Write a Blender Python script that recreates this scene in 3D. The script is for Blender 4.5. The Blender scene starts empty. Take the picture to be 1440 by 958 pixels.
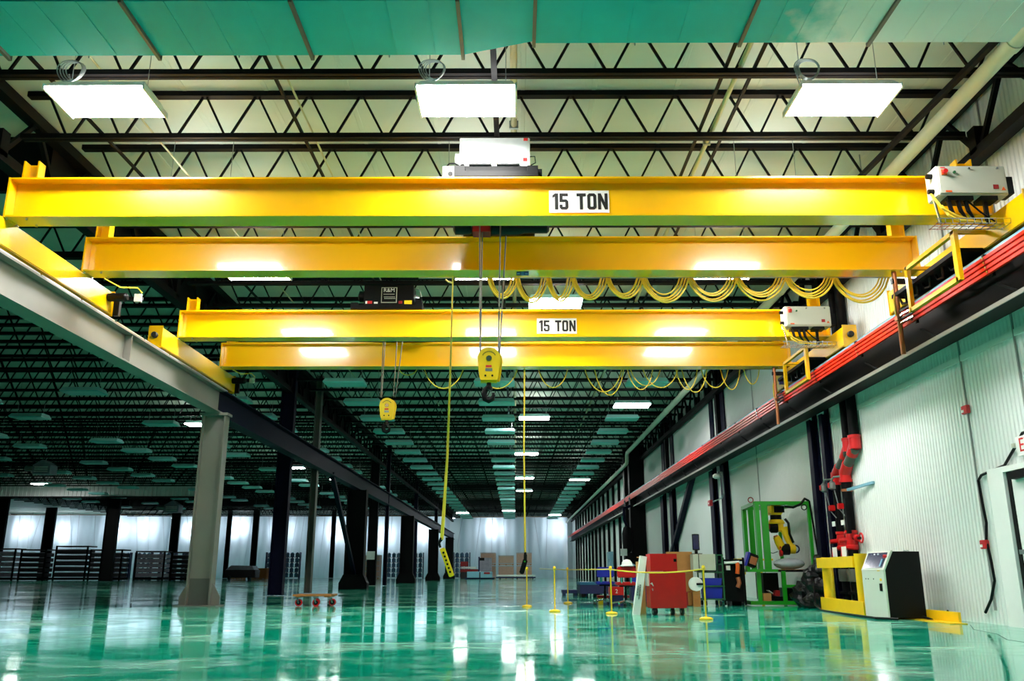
import bpy, math, random
from mathutils import Vector, Matrix
random.seed(7)
SC = bpy.context.scene
COL = SC.collection
PI = math.pi

# ------------------------------------------------------------------ camera
F_PX = 1200.0
PITCH = math.atan(325 / F_PX)
YAW = math.atan(5 / F_PX * math.cos(PITCH))
cam_d = bpy.data.cameras.new('camera')
cam = bpy.data.objects.new('camera', cam_d)
COL.objects.link(cam)
cam.location = (0, 0, 0.75)
cam.rotation_euler = (PI / 2 + PITCH, 0, YAW)
cam_d.sensor_width = 36
cam_d.lens = 36 * F_PX / 1440
cam_d.clip_end = 400
SC.camera = cam

# ------------------------------------------------------------------ world, exposure
w = bpy.data.worlds.new('world')
SC.world = w
w.use_nodes = True
w.node_tree.nodes['Background'].inputs[0].default_value = (0.75, 0.9, 1.0, 1)
w.node_tree.nodes['Background'].inputs[1].default_value = 0.05
SC.view_settings.view_transform = 'Standard'
SC.view_settings.look = 'None'
SC.view_settings.gamma = 1
SC.view_settings.exposure = 0.0
LAMP = 80.0          # radiance of a lit fixture's lens
UPLIGHT = 17.0       # its uplight slots
FLOOD = 40.0         # flood lamps behind the plastic sheeting


# ------------------------------------------------------------------ materials
def lin(c):
    return tuple((x / 255 / 12.92 if x / 255 <= 0.04045 else ((x / 255 + 0.055) / 1.055) ** 2.4) for x in c)


M = {}


def mat(name, rgb, rough=0.5, metal=0.0, var=0.12, scale=6.0, bump=0.0, bscale=40.0, coat=0.0, spec=0.5, stretch=None, emit=None):
    m = bpy.data.materials.new(name)
    m.use_nodes = True
    nt = m.node_tree
    b = nt.nodes['Principled BSDF']
    c = lin(rgb)
    b.inputs['Roughness'].default_value = rough
    b.inputs['Metallic'].default_value = metal
    b.inputs['Coat Weight'].default_value = coat
    b.inputs['Coat Roughness'].default_value = 0.08
    b.inputs['Specular IOR Level'].default_value = spec
    tc = nt.nodes.new('ShaderNodeTexCoord')
    mp = nt.nodes.new('ShaderNodeMapping')
    nt.links.new(tc.outputs['Object'], mp.inputs[0])
    if stretch:
        mp.inputs['Scale'].default_value = stretch
    n = nt.nodes.new('ShaderNodeTexNoise')
    n.inputs['Scale'].default_value = scale
    n.inputs['Detail'].default_value = 4
    nt.links.new(mp.outputs[0], n.inputs['Vector'])
    mx = nt.nodes.new('ShaderNodeMix')
    mx.data_type = 'RGBA'
    mx.inputs[6].default_value = tuple(x * (1 - var) for x in c) + (1,)
    mx.inputs[7].default_value = tuple(min(1, x * (1 + var)) for x in c) + (1,)
    nt.links.new(n.outputs['Fac'], mx.inputs[0])
    nt.links.new(mx.outputs[2], b.inputs['Base Color'])
    if bump:
        n2 = nt.nodes.new('ShaderNodeTexNoise')
        n2.inputs['Scale'].default_value = bscale
        nt.links.new(mp.outputs[0], n2.inputs['Vector'])
        bp = nt.nodes.new('ShaderNodeBump')
        bp.inputs['Strength'].default_value = bump
        bp.inputs['Distance'].default_value = 0.02
        nt.links.new(n2.outputs['Fac'], bp.inputs['Height'])
        nt.links.new(bp.outputs[0], b.inputs['Normal'])
    if emit:
        b.inputs['Emission Color'].default_value = (1, 1, 1, 1)
        b.inputs['Emission Strength'].default_value = emit
    M[name] = m
    return m


def emis(name, rgb, s):
    m = bpy.data.materials.new(name)
    m.use_nodes = True
    nt = m.node_tree
    nt.nodes.clear()
    e = nt.nodes.new('ShaderNodeEmission')
    e.inputs[0].default_value = tuple(rgb) + (1,)
    e.inputs[1].default_value = s
    o = nt.nodes.new('ShaderNodeOutputMaterial')
    nt.links.new(e.outputs[0], o.inputs[0])
    M[name] = m


mat('yellow', (255, 190, 0), 0.26, var=0.06, scale=1.5, coat=0.8, bump=0.03, bscale=3)
mat('yellow_matte', (246, 200, 10), 0.45, var=0.08)
mat('cable_yellow', (240, 205, 60), 0.45)
mat('steel_black', (5, 5, 7), 0.6, var=0.3, spec=0.15)
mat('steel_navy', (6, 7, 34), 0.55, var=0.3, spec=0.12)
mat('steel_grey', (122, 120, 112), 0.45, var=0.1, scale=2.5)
mat('steel_grey_dark', (84, 86, 80), 0.5, var=0.12)
mat('black', (4, 4, 5), 0.45, var=0.2, spec=0.2)
mat('rubber', (16, 16, 17), 0.6)
mat('chrome', (200, 205, 210), 0.2, metal=1.0)
mat('galv', (150, 160, 160), 0.35, metal=0.7)
mat('rope', (120, 118, 110), 0.4, metal=0.6)
mat('rail', (190, 192, 190), 0.35, metal=0.6)
mat('red', (205, 18, 22), 0.35, coat=0.3)
mat('red_conductor', (255, 34, 8), 0.4, spec=0.25)
mat('red_dark', (150, 16, 20), 0.5)
mat('white_paint', (236, 238, 236), 0.4, var=0.04)
mat('box_grey', (196, 196, 180), 0.45, var=0.05)
mat('kiosk_white', (214, 220, 208), 0.4, var=0.04)
mat('green', (30, 160, 30), 0.4, coat=0.2)
mat('green_dark', (24, 92, 52), 0.45)
mat('teal_lid', (10, 90, 130), 0.5)
mat('blue', (20, 32, 170), 0.45)
mat('blue_navy', (18, 24, 80), 0.6)
mat('cardboard', (196, 138, 78), 0.8, var=0.12)
mat('carton', (206, 170, 150), 0.5, var=0.2, coat=0.4)
mat('wood', (170, 110, 50), 0.7, var=0.25, scale=10, stretch=(1, 8, 8))
mat('bronze', (176, 106, 66), 0.4, metal=0.4)
mat('fixture_housing', (170, 235, 235), 0.4, var=0.06)  # white body; the floor's teal bounce is put into the colour
mat('fixture_lens', (120, 232, 228), 0.3, var=0.1)  # white reflector, tinted teal for the bounced floor light
mat('conduit', (196, 192, 150), 0.4)
mat('pipe_white', (214, 216, 196), 0.4, var=0.06)
mat('screen', (14, 16, 70), 0.15, var=0.5, scale=14)
mat('print_black', (10, 10, 10), 0.6)
mat('print_red', (215, 30, 30), 0.6)
mat('paper', (245, 245, 240), 0.6)
mat('bag', (7, 7, 9), 0.42, bump=0.8, bscale=7, spec=0.4)
mat('clear_wrap', (190, 196, 206), 0.15, bump=0.6, bscale=12, coat=0.5)
mat('tank_blue', (90, 130, 165), 0.4)
mat('orange', (226, 92, 20), 0.5)
mat('trailer_dark', (34, 30, 34), 0.6, var=0.4, scale=3)
mat('bale_silver', (150, 150, 165), 0.35, var=0.4, scale=3)
mat('bluegrey', (120, 170, 190), 0.5)
emis('lamp_lens', (1.0, 1.0, 0.97), LAMP)
emis('lamp_up', (1.0, 1.0, 0.97), UPLIGHT)
emis('strip', (0.72, 0.84, 1.0), 13.0)  # added lamps that even out the sheets' glow
emis('flood', (0.82, 0.9, 1.0), FLOOD)


def deck_material():
    m = mat('deck', (205, 212, 198), 0.5, var=0.12, scale=0.7, bump=0.9, bscale=2.2, stretch=(0.5, 1.4, 1))
    return m


deck_material()
mat('wall_white', (226, 230, 228), 0.42, var=0.04, scale=0.8)
mat('wall_joint', (150, 154, 152), 0.6)
mat('crack', (40, 70, 64), 0.7)
mat('cover_silver', (236, 238, 240), 0.42, metal=0.6)


def duct_material():
    # galvanised sheet, teal floor bounce painted into the colour, plain grey towards one end
    m = mat('duct', (0, 182, 184), 0.5, spec=0.15, var=0.15, scale=1.5)
    nt = m.node_tree
    b = nt.nodes['Principled BSDF']
    old = b.inputs['Base Color'].links[0].from_socket
    tc = nt.nodes.new('ShaderNodeTexCoord')
    sp = nt.nodes.new('ShaderNodeSeparateXYZ')
    nt.links.new(tc.outputs['Object'], sp.inputs[0])
    nz = nt.nodes.new('ShaderNodeTexNoise')
    nz.inputs['Scale'].default_value = 3.5
    nz.inputs['Detail'].default_value = 5
    nt.links.new(tc.outputs['Object'], nz.inputs['Vector'])
    ad = nt.nodes.new('ShaderNodeMath')
    ad.operation = 'MULTIPLY_ADD'
    nt.links.new(nz.outputs['Fac'], ad.inputs[0])
    ad.inputs[1].default_value = 1.2
    nt.links.new(sp.outputs['X'], ad.inputs[2])
    mr = nt.nodes.new('ShaderNodeMapRange')
    mr.inputs['From Min'].default_value = 3.7
    mr.inputs['From Max'].default_value = 4.3
    nt.links.new(ad.outputs[0], mr.inputs['Value'])
    mx = nt.nodes.new('ShaderNodeMix')
    mx.data_type = 'RGBA'
    nt.links.new(mr.outputs[0], mx.inputs[0])
    nt.links.new(old, mx.inputs[6])
    mx.inputs[7].default_value = lin((228, 232, 232)) + (1,)
    nt.links.new(mx.outputs[2], b.inputs['Base Color'])


duct_material()


def floor_material():
    m = bpy.data.materials.new('floor_epoxy')
    m.use_nodes = True
    nt = m.node_tree
    b = nt.nodes['Principled BSDF']
    tc = nt.nodes.new('ShaderNodeTexCoord')
    mp = nt.nodes.new('ShaderNodeMapping')
    mp.inputs['Scale'].default_value = (0.55, 0.9, 1)
    mp.inputs['Rotation'].default_value = (0, 0, 0.35)
    nt.links.new(tc.outputs['Object'], mp.inputs[0])
    n = nt.nodes.new('ShaderNodeTexNoise')
    n.inputs['Scale'].default_value = 0.8
    n.inputs['Detail'].default_value = 9
    n.inputs['Roughness'].default_value = 0.68
    n.inputs['Distortion'].default_value = 0.8
    nt.links.new(mp.outputs[0], n.inputs['Vector'])
    r = nt.nodes.new('ShaderNodeValToRGB')
    e = r.color_ramp.elements
    e[0].position = 0.49
    e[0].color = lin((0, 165, 132)) + (1,)
    e[1].position = 0.63
    e[1].color = lin((136, 204, 180)) + (1,)
    mp3 = nt.nodes.new('ShaderNodeMapping')
    mp3.inputs['Scale'].default_value = (0.9, 2.2, 1)
    mp3.inputs['Rotation'].default_value = (0, 0, -0.25)
    nt.links.new(tc.outputs['Object'], mp3.inputs[0])
    n3 = nt.nodes.new('ShaderNodeTexNoise')
    n3.inputs['Scale'].default_value = 2.2
    n3.inputs['Detail'].default_value = 8
    n3.inputs['Roughness'].default_value = 0.75
    nt.links.new(mp3.outputs[0], n3.inputs['Vector'])
    mm = nt.nodes.new('ShaderNodeMath')
    mm.operation = 'MULTIPLY_ADD'
    nt.links.new(n3.outputs['Fac'], mm.inputs[0])
    mm.inputs[1].default_value = 0.45
    nt.links.new(n.outputs['Fac'], mm.inputs[2])
    sb = nt.nodes.new('ShaderNodeMath')
    sb.operation = 'SUBTRACT'
    nt.links.new(mm.outputs[0], sb.inputs[0])
    sb.inputs[1].default_value = 0.225
    nt.links.new(sb.outputs[0], r.inputs[0])
    nt.links.new(r.outputs[0], b.inputs['Base Color'])
    rr = nt.nodes.new('ShaderNodeMapRange')
    rr.inputs['To Min'].default_value = 0.04
    rr.inputs['To Max'].default_value = 0.17
    nt.links.new(sb.outputs[0], rr.inputs['Value'])
    rr.inputs['From Min'].default_value = 0.4
    rr.inputs['From Max'].default_value = 0.65
    nt.links.new(rr.outputs[0], b.inputs['Roughness'])
    b.inputs['Specular IOR Level'].default_value = 0.36
    n2 = nt.nodes.new('ShaderNodeTexNoise')
    n2.inputs['Scale'].default_value = 1.6
    n2.inputs['Detail'].default_value = 2
    nt.links.new(tc.outputs['Object'], n2.inputs['Vector'])
    bp = nt.nodes.new('ShaderNodeBump')
    bp.inputs['Strength'].default_value = 0.04
    bp.inputs['Distance'].default_value = 0.02
    nt.links.new(n2.outputs['Fac'], bp.inputs['Height'])
    nt.links.new(bp.outputs[0], b.inputs['Normal'])
    M['floor'] = m


floor_material()


def plastic_material():
    m = bpy.data.materials.new('plastic_sheet')
    m.use_nodes = True
    nt = m.node_tree
    nt.nodes.clear()
    out = nt.nodes.new('ShaderNodeOutputMaterial')
    tr = nt.nodes.new('ShaderNodeBsdfTranslucent')
    tr.inputs[0].default_value = (0.78, 0.88, 0.95, 1)
    df = nt.nodes.new('ShaderNodeBsdfDiffuse')
    df.inputs[0].default_value = (0.62, 0.72, 0.8, 1)
    gl = nt.nodes.new('ShaderNodeBsdfGlossy')
    gl.inputs['Roughness'].default_value = 0.25
    tp = nt.nodes.new('ShaderNodeBsdfTransparent')
    a = nt.nodes.new('ShaderNodeMixShader')
    a.inputs[0].default_value = 0.35
    nt.links.new(tr.outputs[0], a.inputs[1])
    nt.links.new(df.outputs[0], a.inputs[2])
    c = nt.nodes.new('ShaderNodeMixShader')
    c.inputs[0].default_value = 0.08
    nt.links.new(a.outputs[0], c.inputs[1])
    nt.links.new(gl.outputs[0], c.inputs[2])
    d = nt.nodes.new('ShaderNodeMixShader')
    d.inputs[0].default_value = 0.0
    nt.links.new(c.outputs[0], d.inputs[1])
    nt.links.new(tp.outputs[0], d.inputs[2])
    nt.links.new(d.outputs[0], out.inputs[0])
    M['plastic'] = m


plastic_material()

# ------------------------------------------------------------------ mesh helpers
ORG = {}


class MB:
    def __init__(s):
        s.v, s.f = [], []

    def add(s, vs, fs):
        k = len(s.v)
        s.v += [tuple(p) for p in vs]
        s.f += [tuple(i + k for i in f) for f in fs]
        return s

    def box(s, x0, x1, y0, y1, z0, z1):
        return s.add([(x0, y0, z0), (x1, y0, z0), (x1, y1, z0), (x0, y1, z0), (x0, y0, z1), (x1, y0, z1), (x1, y1, z1), (x0, y1, z1)],
                     [(0, 3, 2, 1), (4, 5, 6, 7), (0, 1, 5, 4), (1, 2, 6, 5), (2, 3, 7, 6), (3, 0, 4, 7)])

    def cbox(s, c, d):
        return s.box(c[0] - d[0] / 2, c[0] + d[0] / 2, c[1] - d[1] / 2, c[1] + d[1] / 2, c[2] - d[2] / 2, c[2] + d[2] / 2)

    def rbox(s, c, d, rz=0, ry=0, rx=0):
        m = Matrix.Rotation(rz, 3, 'Z') @ Matrix.Rotation(ry, 3, 'Y') @ Matrix.Rotation(rx, 3, 'X')
        t = MB().cbox((0, 0, 0), d)
        return s.add([Vector(c) + m @ Vector(p) for p in t.v], t.f)

    def bar(s, p0, p1, w=0.05, h=0.05, up=(0, 0, 1)):
        p0, p1 = Vector(p0), Vector(p1)
        d = (p1 - p0).normalized()
        u = Vector(up)
        if abs(d.dot(u)) > 0.98:
            u = Vector((0, 1, 0))
        r = d.cross(u).normalized()
        u = r.cross(d)
        q = []
        for p in (p0, p1):
            for a, b in ((-1, -1), (1, -1), (1, 1), (-1, 1)):
                q.append(p + r * a * w / 2 + u * b * h / 2)
        return s.add(q, [(3, 2, 1, 0), (4, 5, 6, 7), (0, 1, 5, 4), (1, 2, 6, 5), (2, 3, 7, 6), (3, 0, 4, 7)])

    def tube(s, pts, r=0.02, n=8, cap=True):
        pts = [Vector(p) for p in pts]
        rr = r if isinstance(r, (list, tuple)) else [r] * len(pts)
        d0 = (pts[1] - pts[0]).normalized()
        ref = Vector((0, 0, 1)) if abs(d0.z) < 0.9 else Vector((0, 1, 0))
        rings = []
        for i, p in enumerate(pts):
            d = (pts[min(i + 1, len(pts) - 1)] - pts[max(i - 1, 0)])
            d = d.normalized() if d.length > 1e-9 else d0
            a = d.cross(ref)
            if a.length < 1e-4:
                a = d.cross(Vector((1, 0, 0)))
            a.normalize()
            b = a.cross(d)
            ref = b
            rings.append([p + (a * math.cos(2 * PI * k / n) + b * math.sin(2 * PI * k / n)) * rr[i] for k in range(n)])
        vs = [q for ring in rings for q in ring]
        fs = []
        for i in range(len(pts) - 1):
            for k in range(n):
                fs.append((i * n + k, i * n + (k + 1) % n, (i + 1) * n + (k + 1) % n, (i + 1) * n + k))
        if cap:
            fs.append(tuple(range(n - 1, -1, -1)))
            fs.append(tuple((len(pts) - 1) * n + k for k in range(n)))
        return s.add(vs, fs)

    def cyl(s, p0, p1, r, n=16):
        return s.tube([p0, p1], r, n)

    def lathe(s, c, prof, axis='z', n=20):
        # prof: (radius, height) pairs along axis from c
        vs, fs = [], []
        for (r, h) in prof:
            for k in range(n):
                a = 2 * PI * k / n
                q = (r * math.cos(a), r * math.sin(a), h)
                q = {'z': q, 'y': (q[0], q[2], q[1]), 'x': (q[2], q[0], q[1])}[axis]
                vs.append((c[0] + q[0], c[1] + q[1], c[2] + q[2]))
        for i in range(len(prof) - 1):
            for k in range(n):
                fs.append((i * n + k, i * n + (k + 1) % n, (i + 1) * n + (k + 1) % n, (i + 1) * n + k))
        fs.append(tuple(range(n - 1, -1, -1)))
        fs.append(tuple((len(prof) - 1) * n + k for k in range(n)))
        return s.add(vs, fs)

    def prism(s, poly, plane, a, b):
        # poly in the two axes of plane ('xz','yz','xy'), extruded along the third from a to b
        def P(u, v, t):
            return {'xz': (u, t, v), 'yz': (t, u, v), 'xy': (u, v, t)}[plane]
        n = len(poly)
        vs = [P(u, v, a) for u, v in poly] + [P(u, v, b) for u, v in poly]
        fs = [tuple(range(n)), tuple(range(2 * n - 1, n - 1, -1))]
        for k in range(n):
            fs.append((k, (k + 1) % n, n + (k + 1) % n, n + k))
        return s.add(vs, fs)

    def torus(s, c, R, r, axis='y', n=24, m=6, a0=0, a1=2 * PI, wob=0.0):
        pts = []
        for k in range(n + 1):
            a = a0 + (a1 - a0) * k / n
            rr = R * (1 + wob * math.sin(3 * a))
            u, v = rr * math.cos(a), rr * math.sin(a)
            q = {'y': (u, 0, v), 'x': (0, u, v), 'z': (u, v, 0)}[axis]
            pts.append((c[0] + q[0], c[1] + q[1], c[2] + q[2]))
        return s.tube(pts, r, m)

    def sphere(s, c, rx, ry=None, rz=None, n=14, m=8):
        ry, rz = ry or rx, rz or rx
        vs, fs = [], []
        for i in range(m + 1):
            t = PI * i / m
            for k in range(n):
                a = 2 * PI * k / n
                vs.append((c[0] + rx * math.sin(t) * math.cos(a), c[1] + ry * math.sin(t) * math.sin(a), c[2] + rz * math.cos(t)))
        for i in range(m):
            for k in range(n):
                fs.append((i * n + k, (i + 1) * n + k, (i + 1) * n + (k + 1) % n, i * n + (k + 1) % n))
        return s.add(vs, fs)

    def build(s, name, m, parent=None, smooth=False, bevel=0.0):
        off = Vector(ORG.get(parent.name, (0, 0, 0))) if parent else Vector((0, 0, 0))
        me = bpy.data.meshes.new(name)
        me.from_pydata([tuple(Vector(p) - off) for p in s.v], [], s.f)
        me.materials.append(M[m])
        if bevel or smooth:
            import bmesh
            bm = bmesh.new()
            bm.from_mesh(me)
            bmesh.ops.recalc_face_normals(bm, faces=bm.faces)
            if bevel:
                bmesh.ops.bevel(bm, geom=bm.edges, offset=bevel, segments=2, affect='EDGES', clamp_overlap=True)
            bm.to_mesh(me)
            bm.free()
        if smooth:
            me.polygons.foreach_set('use_smooth', [True] * len(me.polygons))
            me.set_sharp_from_angle(angle=math.radians(38))
        me.update()
        o = bpy.data.objects.new(name, me)
        COL.objects.link(o)
        if parent:
            o.parent = parent
            ORG[o.name] = tuple(off)
        return o


def B(*a):
    return MB().box(*a)


def tag(o, label=None, cat=None, group=None, kind=None):
    if label:
        o['label'] = label
    if cat:
        o['category'] = cat
    if group:
        o['group'] = group
    if kind:
        o['kind'] = kind
    return o


def thing(name, loc, label=None, cat=None, group=None, kind=None):
    o = bpy.data.objects.new(name, None)
    o.empty_display_size = 0.1
    COL.objects.link(o)
    o.location = loc
    ORG[o.name] = tuple(loc)
    return tag(o, label, cat, group, kind)


def copy_tree(o, loc=None, parent=None):
    c = o.copy()
    COL.objects.link(c)
    c.parent = parent
    if loc is not None:
        c.location = loc
    for ch in list(o.children):
        copy_tree(ch, None, c)
    return c


def text(s, size, m, parent, loc, rot, name='lettering', ext=0.002, align='CENTER'):
    cu = bpy.data.curves.new(name, 'FONT')
    cu.body = s
    cu.size = size
    cu.extrude = ext
    cu.align_x = align
    cu.align_y = 'CENTER'
    t = bpy.data.objects.new(name, cu)
    me = bpy.data.meshes.new_from_object(t)
    bpy.data.objects.remove(t)
    bpy.data.curves.remove(cu)
    me.name = name
    me.materials.clear()
    me.materials.append(M[m])
    o = bpy.data.objects.new(name, me)
    COL.objects.link(o)
    o.parent = parent
    off = Vector(ORG.get(parent.name, (0, 0, 0)))
    o.location = Vector(loc) - off
    o.rotation_euler = rot
    return o


R_CAM = (PI / 2, 0, 0)            # text facing -Y
R_WALL = (PI / 2, 0, -PI / 2)     # text facing -X


def ibeam_x(mb, x0, x1, yc, z0, z1, w, tf, tw):
    mb.box(x0, x1, yc - w / 2, yc + w / 2, z1 - tf, z1)
    mb.box(x0, x1, yc - w / 2, yc + w / 2, z0, z0 + tf)
    mb.box(x0, x1, yc - tw / 2, yc + tw / 2, z0 + tf, z1 - tf)
    return mb


# ================================================================== SETTING
WX = 7.05          # right wall plane
LX = -7.10         # left runway centre
ZB, ZT = 7.05, 7.83
JY0, JS = 9.94, 1.69

tag(B(-64, 9, -14, 112, -0.2, 0).build('floor', 'floor'), kind='structure')
# dark saw cut that runs off the yellow kerb
mb = MB()
pts = [(6.62, 13.1), (6.15, 12.1), (5.98, 11.2), (5.6, 10.3), (5.55, 9.4), (5.3, 8.4)]
for p, q in zip(pts, pts[1:]):
    mb.bar((p[0], p[1], 0.001), (q[0], q[1], 0.001), 0.012, 0.002)
tag(mb.build('floor_crack', 'crack'), kind='structure')

# ceiling deck with lapped seams
ceil = thing('ceiling', (0, 0, 0), kind='structure')
B(-64, 9, -14, 112, ZT + 0.02, ZT + 0.15).build('deck', 'deck', ceil)
for x in [-6.3, -5.05, -3.8, -2.55, -1.3, 0.12, 1.2, 2.45, 3.7, 4.95, 6.2]:
    MB().prism([(x - 0.05, ZT + 0.025), (x + 0.05, ZT + 0.025), (x + 0.03, ZT + 0.012), (x - 0.03, ZT + 0.012)], 'xz', 2, 60).build('seam', 'deck', ceil)

# right wall: ribbed metal siding
wall = thing('wall_right', (WX, 0, 0), kind='structure')
mb = MB()
prof = []
y = 2.0
while y < 108:
    prof += [(y, 0.0), (y + 0.055, 0.0), (y + 0.07, -0.014), (y + 0.085, -0.014)]
    y += 0.10
vs = []
for (yy, dx) in prof:
    vs += [(WX + dx, yy, 0), (WX + dx, yy, ZT)]
mb.add(vs, [(2 * i, 2 * i + 2, 2 * i + 3, 2 * i + 1) for i in range(len(prof) - 1)])
mb.build('siding', 'wall_white', wall)
B(WX + 0.02, WX + 0.25, 2, 108, 0, ZT).build('backing', 'wall_white', wall)
for yy in (13.12, 11.62, 24.9):
    B(WX - 0.035, WX - 0.012, yy - 0.012, yy + 0.012, 2.2 if yy < 12 else 0.2, ZT).build('panel_joint', 'wall_joint', wall)
B(WX - 0.03, WX + 0.0, 2, 108, 3.95, 4.05).build('girt', 'wall_white', wall)

tag(B(-64, 9, 111.4, 111.7, 0, ZT).build('wall_far', 'wall_white'), kind='structure')
tag(B(-64.3, -64, -14, 110, 0, ZT).build('wall_left', 'wall_white'), kind='structure')

# ------------------------------------------------------------------ roof joists
JP = 0.80


def joist(yc, x0, x1, split):
    root = thing('roof_joist', (0, yc, ZB), kind='structure')
    MB().box(x0, x1, yc - 0.07, yc - 0.012, ZB, ZB + 0.075).box(x0, x1, yc + 0.012, yc + 0.07, ZB, ZB + 0.075).build('bottom_chord', 'steel_black', root)
    B(x0, x1, yc - 0.06, yc + 0.06, ZT - 0.07, ZT + 0.015).build('top_chord', 'steel_black', root)
    n = int((x1 - x0) / JP)
    ph = x0 + (x1 - x0 - n * JP) / 2
    if split:
        for s in (-1, 1):
            proto = None
            for i in range(n):
                xb = ph + (i + 0.5) * JP
                if proto is None:
                    proto = MB().bar((s * 0.03, yc, ZB + 0.04), (s * JP * 0.48, yc, ZT - 0.04), 0.032, 0.032).build('web_member', 'steel_black', root)
                    proto.location.x = xb
                else:
                    c = proto.copy()
                    COL.objects.link(c)
                    c.location.x = xb
    else:
        mb = MB()
        for i in range(n):
            xb = ph + (i + 0.5) * JP
            for s in (-1, 1):
                mb.bar((xb + s * 0.03, yc, ZB + 0.04), (xb + s * JP * 0.48, yc, ZT - 0.04), 0.032, 0.032)
        o = mb.build('web_members', 'steel_black', root)
        o['kind'] = 'stuff'
    return root


for k in range(-2, 58):
    joist(JY0 + JS * k, -7.45, 6.75, 0 <= k <= 2)
for k in range(4, 56):
    joist(JY0 + JS * k, -46, -7.9, False)

# joist girders that carry the joists along both sides
for gx, nm in ((6.86, 'trim_1'), (-7.68, 'trim_2')):
    root = thing(nm, (gx, 0, 6.7), kind='structure')
    B(gx - 0.1, gx + 0.1, 3, 107, 6.62, 6.78).build('bottom_chord', 'steel_black', root)
    B(gx - 0.1, gx + 0.1, 3, 107, 7.62, 7.80).build('top_chord', 'steel_black', root)
    mb = MB()
    yy = 3.0
    while yy < 106:
        mb.bar((gx, yy, 6.7), (gx, yy + 0.85, 7.7), 0.07, 0.07).bar((gx, yy + 1.69, 6.7), (gx, yy + 0.85, 7.7), 0.07, 0.07)
        mb.box(gx - 0.1, gx + 0.1, yy - 0.1, yy + 0.1, 6.7, 7.1)
        yy += 1.69
    mb.build('web_members', 'steel_black', root)['kind'] = 'stuff'

# dark bulkhead where the left hall's lower roof begins
bk = thing('trim_3', (-9.5, 13, 7.0), kind='structure')
B(-14, -7.8, 13.0, 13.1, 6.85, ZT + 0.02).build('end_panel', 'steel_black', bk)
B(-7.83, -7.78, 13.0, 40, 6.85, ZT + 0.02).build('side_panel', 'steel_black', bk)

# sway bridging between the joists, conduits and pipes up there
for x in (-6.25, -3.22, 2.77, 3.15):
    tag(MB().bar((x, 4, ZB + 0.1), (x, 62, ZB + 0.1), 0.04, 0.04).build('bridging', 'steel_black'), kind='structure')
br = thing('bridging', (5.75, 9, ZB), kind='structure')
MB().bar((5.9, 8.3, 7.0), (5.62, 13.6, 7.0), 0.07, 0.07).build('brace', 'steel_black', br)
tag(MB().bar((-0.27, 5, 6.99), (-0.27, 103, 6.99), 0.075, 0.075).build('sprinkler_main', 'steel_black'), 'black sprinkler main running above the middle light fixtures', 'pipe')
for yy, lab in ((11.55, 'small red sprinkler head above the silver hoist box'),):
    sp = thing('fire_sprinkler', (-0.27, yy, 6.85), lab, 'sprinkler')
    MB().lathe((-0.27, yy, 6.86), [(0.03, 0.09), (0.045, 0.05), (0.02, 0.03), (0.03, 0)]).build('body', 'red', sp)
    MB().lathe((-0.27, yy, 6.84), [(0.05, 0.015), (0.05, 0.005), (0.01, 0)]).build('deflector', 'chrome', sp)
for x, y0, y1, z, r, lab in ((-3.12, 5, 40, 7.28, 0.016, 'thin pale conduit along the left of the middle ceiling lights'),
                             (2.98, 5, 40, 7.2, 0.035, 'tan conduit on the ceiling right of the middle light fixture'),
                             (-0.02, 5, 60, 7.5, 0.05, 'pale grey conduit beside the black sprinkler main'),
                             (-5.6, 5, 40, 7.3, 0.016, 'thin pale conduit above the leftmost bright light fixture')):
    c = thing('conduit', (x, y0, z), lab, 'conduit')
    MB().cyl((x, y0, z), (x, y1, z), r, 10).build('pipe', 'conduit', c, True)
    for yy in range(int(y0) + 2, int(y1), 5):
        B(x - r - 0.02, x + r + 0.02, yy, yy + 0.05, z - r - 0.01, z + r + 0.02).build('strap', 'galv', c)
pw = thing('roof_drain_pipe', (6.03, 8, 6.95), 'long white pipe running under the roof along the right wall', 'pipe')
MB().cyl((6.03, 7.5, 6.93), (6.03, 46, 6.93), 0.105, 18).build('pipe', 'pipe_white', pw, True)
MB().tube([(6.03, 46, 6.93), (6.03, 46.2, 6.85), (6.03, 46.3, 6.55), (6.03, 46.5, 6.42), (6.03, 47, 6.4), (6.03, 104, 6.4)], 0.1, 14).build('lower_run', 'pipe_white', pw, True)
for yy in (9.0, 13.3, 18.4, 23.5, 28.6, 33.6, 40.4):
    MB().lathe((6.03, yy, 6.93), [(0.12, 0), (0.12, 0.12)], 'y', 18).build('coupling', 'pipe_white', pw, True)
    MB().cyl((6.03, yy + 0.3, 7.02), (6.03, yy + 0.3, 7.8), 0.012, 6).build('hanger_rod', 'galv', pw)

# ------------------------------------------------------------------ duct across the top of the view
dk = thing('air_duct', (0, 8.4, 6.7), 'wide teal rectangular air duct crossing just under the roof', 'duct')
B(-9.0, -0.62, 7.92, 8.93, 6.70, 6.92).build('main_run', 'duct', dk)
MB().add([(-0.62, 7.92, 6.70), (-0.62, 8.93, 6.70), (-0.62, 8.93, 6.92), (-0.62, 7.92, 6.92), (0.22, 7.75, 6.70), (0.22, 8.66, 6.70), (0.22, 8.66, 6.92), (0.22, 7.75, 6.92)],
         [(0, 3, 2, 1), (4, 5, 6, 7), (0, 1, 5, 4), (1, 2, 6, 5), (2, 3, 7, 6), (3, 0, 4, 7)]).build('taper', 'duct', dk)
B(0.22, 5.75, 7.75, 8.70, 6.70, 6.92).build('branch_run', 'duct', dk)
for x in (-6.05, -4.25, -2.42, -0.62):
    MB().box(x - 0.02, x + 0.02, 7.88, 8.97, 6.655, 6.71).box(x - 0.02, x + 0.02, 8.93, 8.97, 6.66, 6.94).build('joint_flange', 'steel_grey_dark', dk)
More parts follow.
